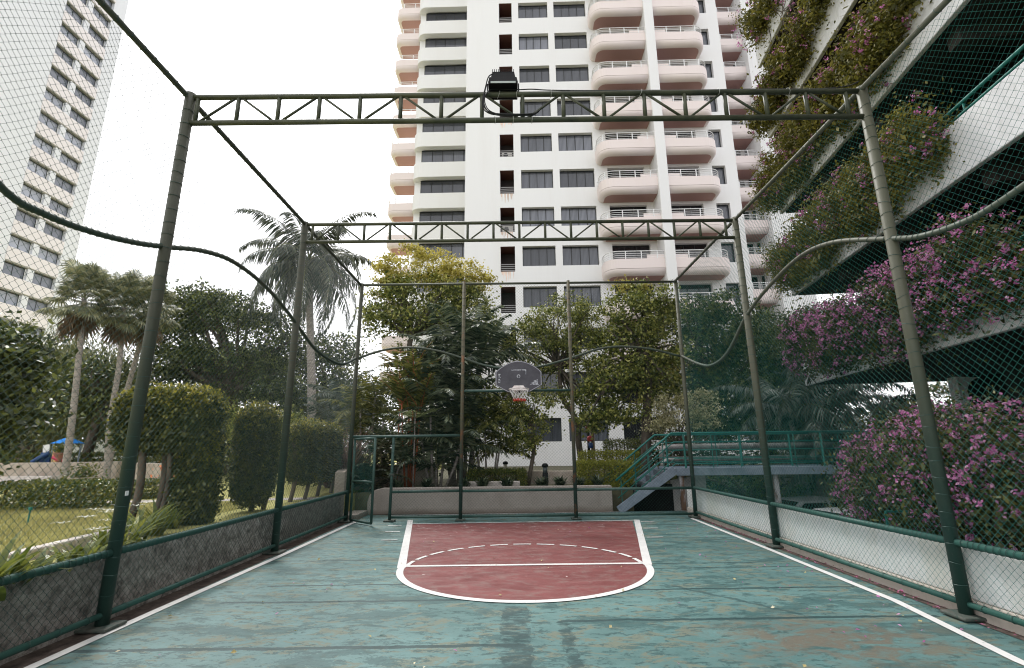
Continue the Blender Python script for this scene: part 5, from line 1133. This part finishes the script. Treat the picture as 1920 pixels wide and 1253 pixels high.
# ================================================================ CARS on the lower level
def car(loc, rot, body, label):
    o = thing('parked_car', loc, label, 'car', 'cars parked on the lower level'); o.rotation_euler = (0, 0, rot)
    x, y, z = loc; W = .86
    side = [(-2.1, .3), (-2.1, .75), (-1.95, .9), (-1.2, .98), (-.55, 1.42), (.9, 1.46), (1.6, 1.02), (2.05, .92), (2.12, .55), (2.1, .3)]
    g = G(); n = len(side)
    V = [(x+a, y+s*(W if b < 1.1 else W*.8), z+b) for s in (-1, 1) for a, b in side]
    g.quads(V, [(i, (i+1) % n, n+(i+1) % n, n+i) for i in range(n)]); g.n.append(np.array(list(range(n))[::-1]).reshape(1, -1)); g.n.append(np.arange(n, 2*n).reshape(1, -1))
    bevel(build(g, 'body', body, o), .06, 3)
    gl = plain('car_glass', (.015, .018, .02), .08, .7); g = G()
    for s in (-1, 1):
        for a0, a1, b0, b1 in ((-.95, -.5, -.08, -.08), (-.42, .35, -.42, .35), (.43, .95, .43, 1.25)):
            xs = (-1.02, -.58) if a0 == -.95 else (a0, a0); 
        g.quads([(x-1.0, y+s*W*.985, z+1.03), (x+.25, y+s*W*.985, z+1.03), (x+.25, y+s*W*.84, z+1.37), (x-.5, y+s*W*.84, z+1.37)], [(0, 1, 2, 3)])
        g.quads([(x+.33, y+s*W*.985, z+1.03), (x+1.45, y+s*W*.985, z+1.03), (x+.92, y+s*W*.84, z+1.38), (x+.33, y+s*W*.84, z+1.38)], [(0, 1, 2, 3)])
    g.quads([(x-1.17, y-.66, z+1.01), (x-1.17, y+.66, z+1.01), (x-.6, y+.6, z+1.4), (x-.6, y-.6, z+1.4)], [(0, 1, 2, 3)]); g.quads([(x+1.58, y-.66, z+1.06), (x+1.58, y+.66, z+1.06), (x+.98, y+.6, z+1.43), (x+.98, y-.6, z+1.43)], [(0, 1, 2, 3)])
    build(g, 'windows', gl, o)
    for a in (-1.35, 1.35):
        for s in (-1, 1):
            g = G(); g.cyl((x+a, y+s*.88, z+.31), (x+a, y+s*.68, z+.31), .31, 18); wh = build(g, 'wheel', M_black, o)
            g = G(); g.cyl((x+a, y+s*.9, z+.31), (x+a, y+s*.86, z+.31), .18, 12); build(g, 'hub_cap', plain('hubcap', (.4, .4, .4), .4), wh)
    return o
car((8.9, 13.6, -1.39), R_(8), plain('white_car_paint', (.75, .75, .75), .25, .6), 'white parked car whose roof shows over the white wall')
car((9.4, 16.6, -1.39), R_(6), plain('silver_car_paint', (.45, .46, .48), .25, .6), 'silver parked car further behind the white one')

# ================================================================ LITTER on the court
def litter(name, n, sampler, size, mat, label):
    P = sampler(n); a = rng.uniform(0, 6.28, n); L_ = size*rng.uniform(.6, 1.3, n)[:, None]
    u = np.stack([np.cos(a), np.sin(a), rng.normal(size=n)*.25], 1); v = np.stack([-np.sin(a), np.cos(a), rng.normal(size=n)*.4], 1)
    V = np.stack([P-u*L_*.5, P+v*L_*.28+[0, 0, .004], P+u*L_*.5, P-v*L_*.28+[0, 0, .004]], 1).reshape(-1, 3); V[:, 2] = np.maximum(V[:, 2], .013)
    g = G(); g.quads(V, np.arange(4*n).reshape(-1, 4)); tag(build(g, name, mat), label, 'litter', kind='stuff')
def s1(n):
    x = np.where(rng.uniform(size=n) < .72, 4.3-np.abs(rng.normal(size=n))*.9, rng.uniform(-3.5, 4, n)); return np.stack([x, rng.uniform(3.3, 12, n), np.full(n, .018)], 1)
def s2(n): return np.stack([rng.uniform(-3.7, 4, n), 3.3+8.5*rng.uniform(size=n)**1.6, np.full(n, .018)], 1)
def s3(n): y = 4+8.5*rng.uniform(size=n)**1.2; return np.stack([4.5+rng.normal(size=n)*.035, y, .02+np.abs(rng.normal(size=n))*.012], 1)
litter('fallen_petals', 95, s1, .04, L_flower, 'fallen pink petals scattered on the right half of the court')
litter('fallen_leaves', 80, s2, .045, leafmat('dry_yellow_leaves', [(.3, .22, .07), (.5, .42, .2), (.6, .55, .4)], .8, .1), 'small dry yellow leaves scattered over the court')
litter('petal_drift', 240, s3, .038, leafmat('drift_petals', [(.12, .05, .04), (.3, .08, .14), (.5, .16, .32)], .8, .2), 'drift of pink petals and debris in the gutter by the white wall')

# ================================================================ LIGHT
SUN_EL, SUN_AZ = 50, -28     # ahead of the camera, to the left
world = bpy.data.worlds.new("World"); scene.world = world; world.use_nodes = True
nt = world.node_tree; bg = nt.nodes['Background']
sky = nt.nodes.new('ShaderNodeTexSky'); sky.sky_type = 'NISHITA'; sky.sun_disc = False; sky.sun_elevation = R_(SUN_EL); sky.sun_rotation = R_(SUN_AZ); sky.dust_density = 4; sky.air_density = 1; sky.ozone_density = 1
hs = nt.nodes.new('ShaderNodeHueSaturation'); hs.inputs['Saturation'].default_value = .1
mx = nt.nodes.new('ShaderNodeMix'); mx.data_type = 'RGBA'; mx.inputs[0].default_value = .75; mx.inputs[7].default_value = (11.5, 11.6, 11.9, 1)   # bright overcast veil
nt.links.new(sky.outputs[0], hs.inputs['Color']); nt.links.new(hs.outputs[0], mx.inputs[6]); nt.links.new(mx.outputs[2], bg.inputs['Color']); bg.inputs['Strength'].default_value = .09
sl_ = bpy.data.lights.new('sun', 'SUN'); sl_.energy = 1.5; sl_.angle = R_(12); sl_.color = (1, .975, .94)
so = bpy.data.objects.new('sun', sl_); COL.objects.link(so)
d = Vector((math.sin(R_(SUN_AZ))*math.cos(R_(SUN_EL)), math.cos(R_(SUN_AZ))*math.cos(R_(SUN_EL)), math.sin(R_(SUN_EL))))
so.rotation_euler = d.to_track_quat('Z', 'Y').to_euler()
vs = scene.view_settings; vs.view_transform = 'Standard'; vs.look = 'None'; vs.gamma = 1; vs.exposure = .98; vs.use_curve_mapping = False
scene.render.engine = 'CYCLES'; cy = scene.cycles; cy.max_bounces = 8; cy.diffuse_bounces = 4; cy.glossy_bounces = 3; cy.transmission_bounces = 4; cy.transparent_max_bounces = 8; cy.use_denoising = True; cy.filter_width = 1.1
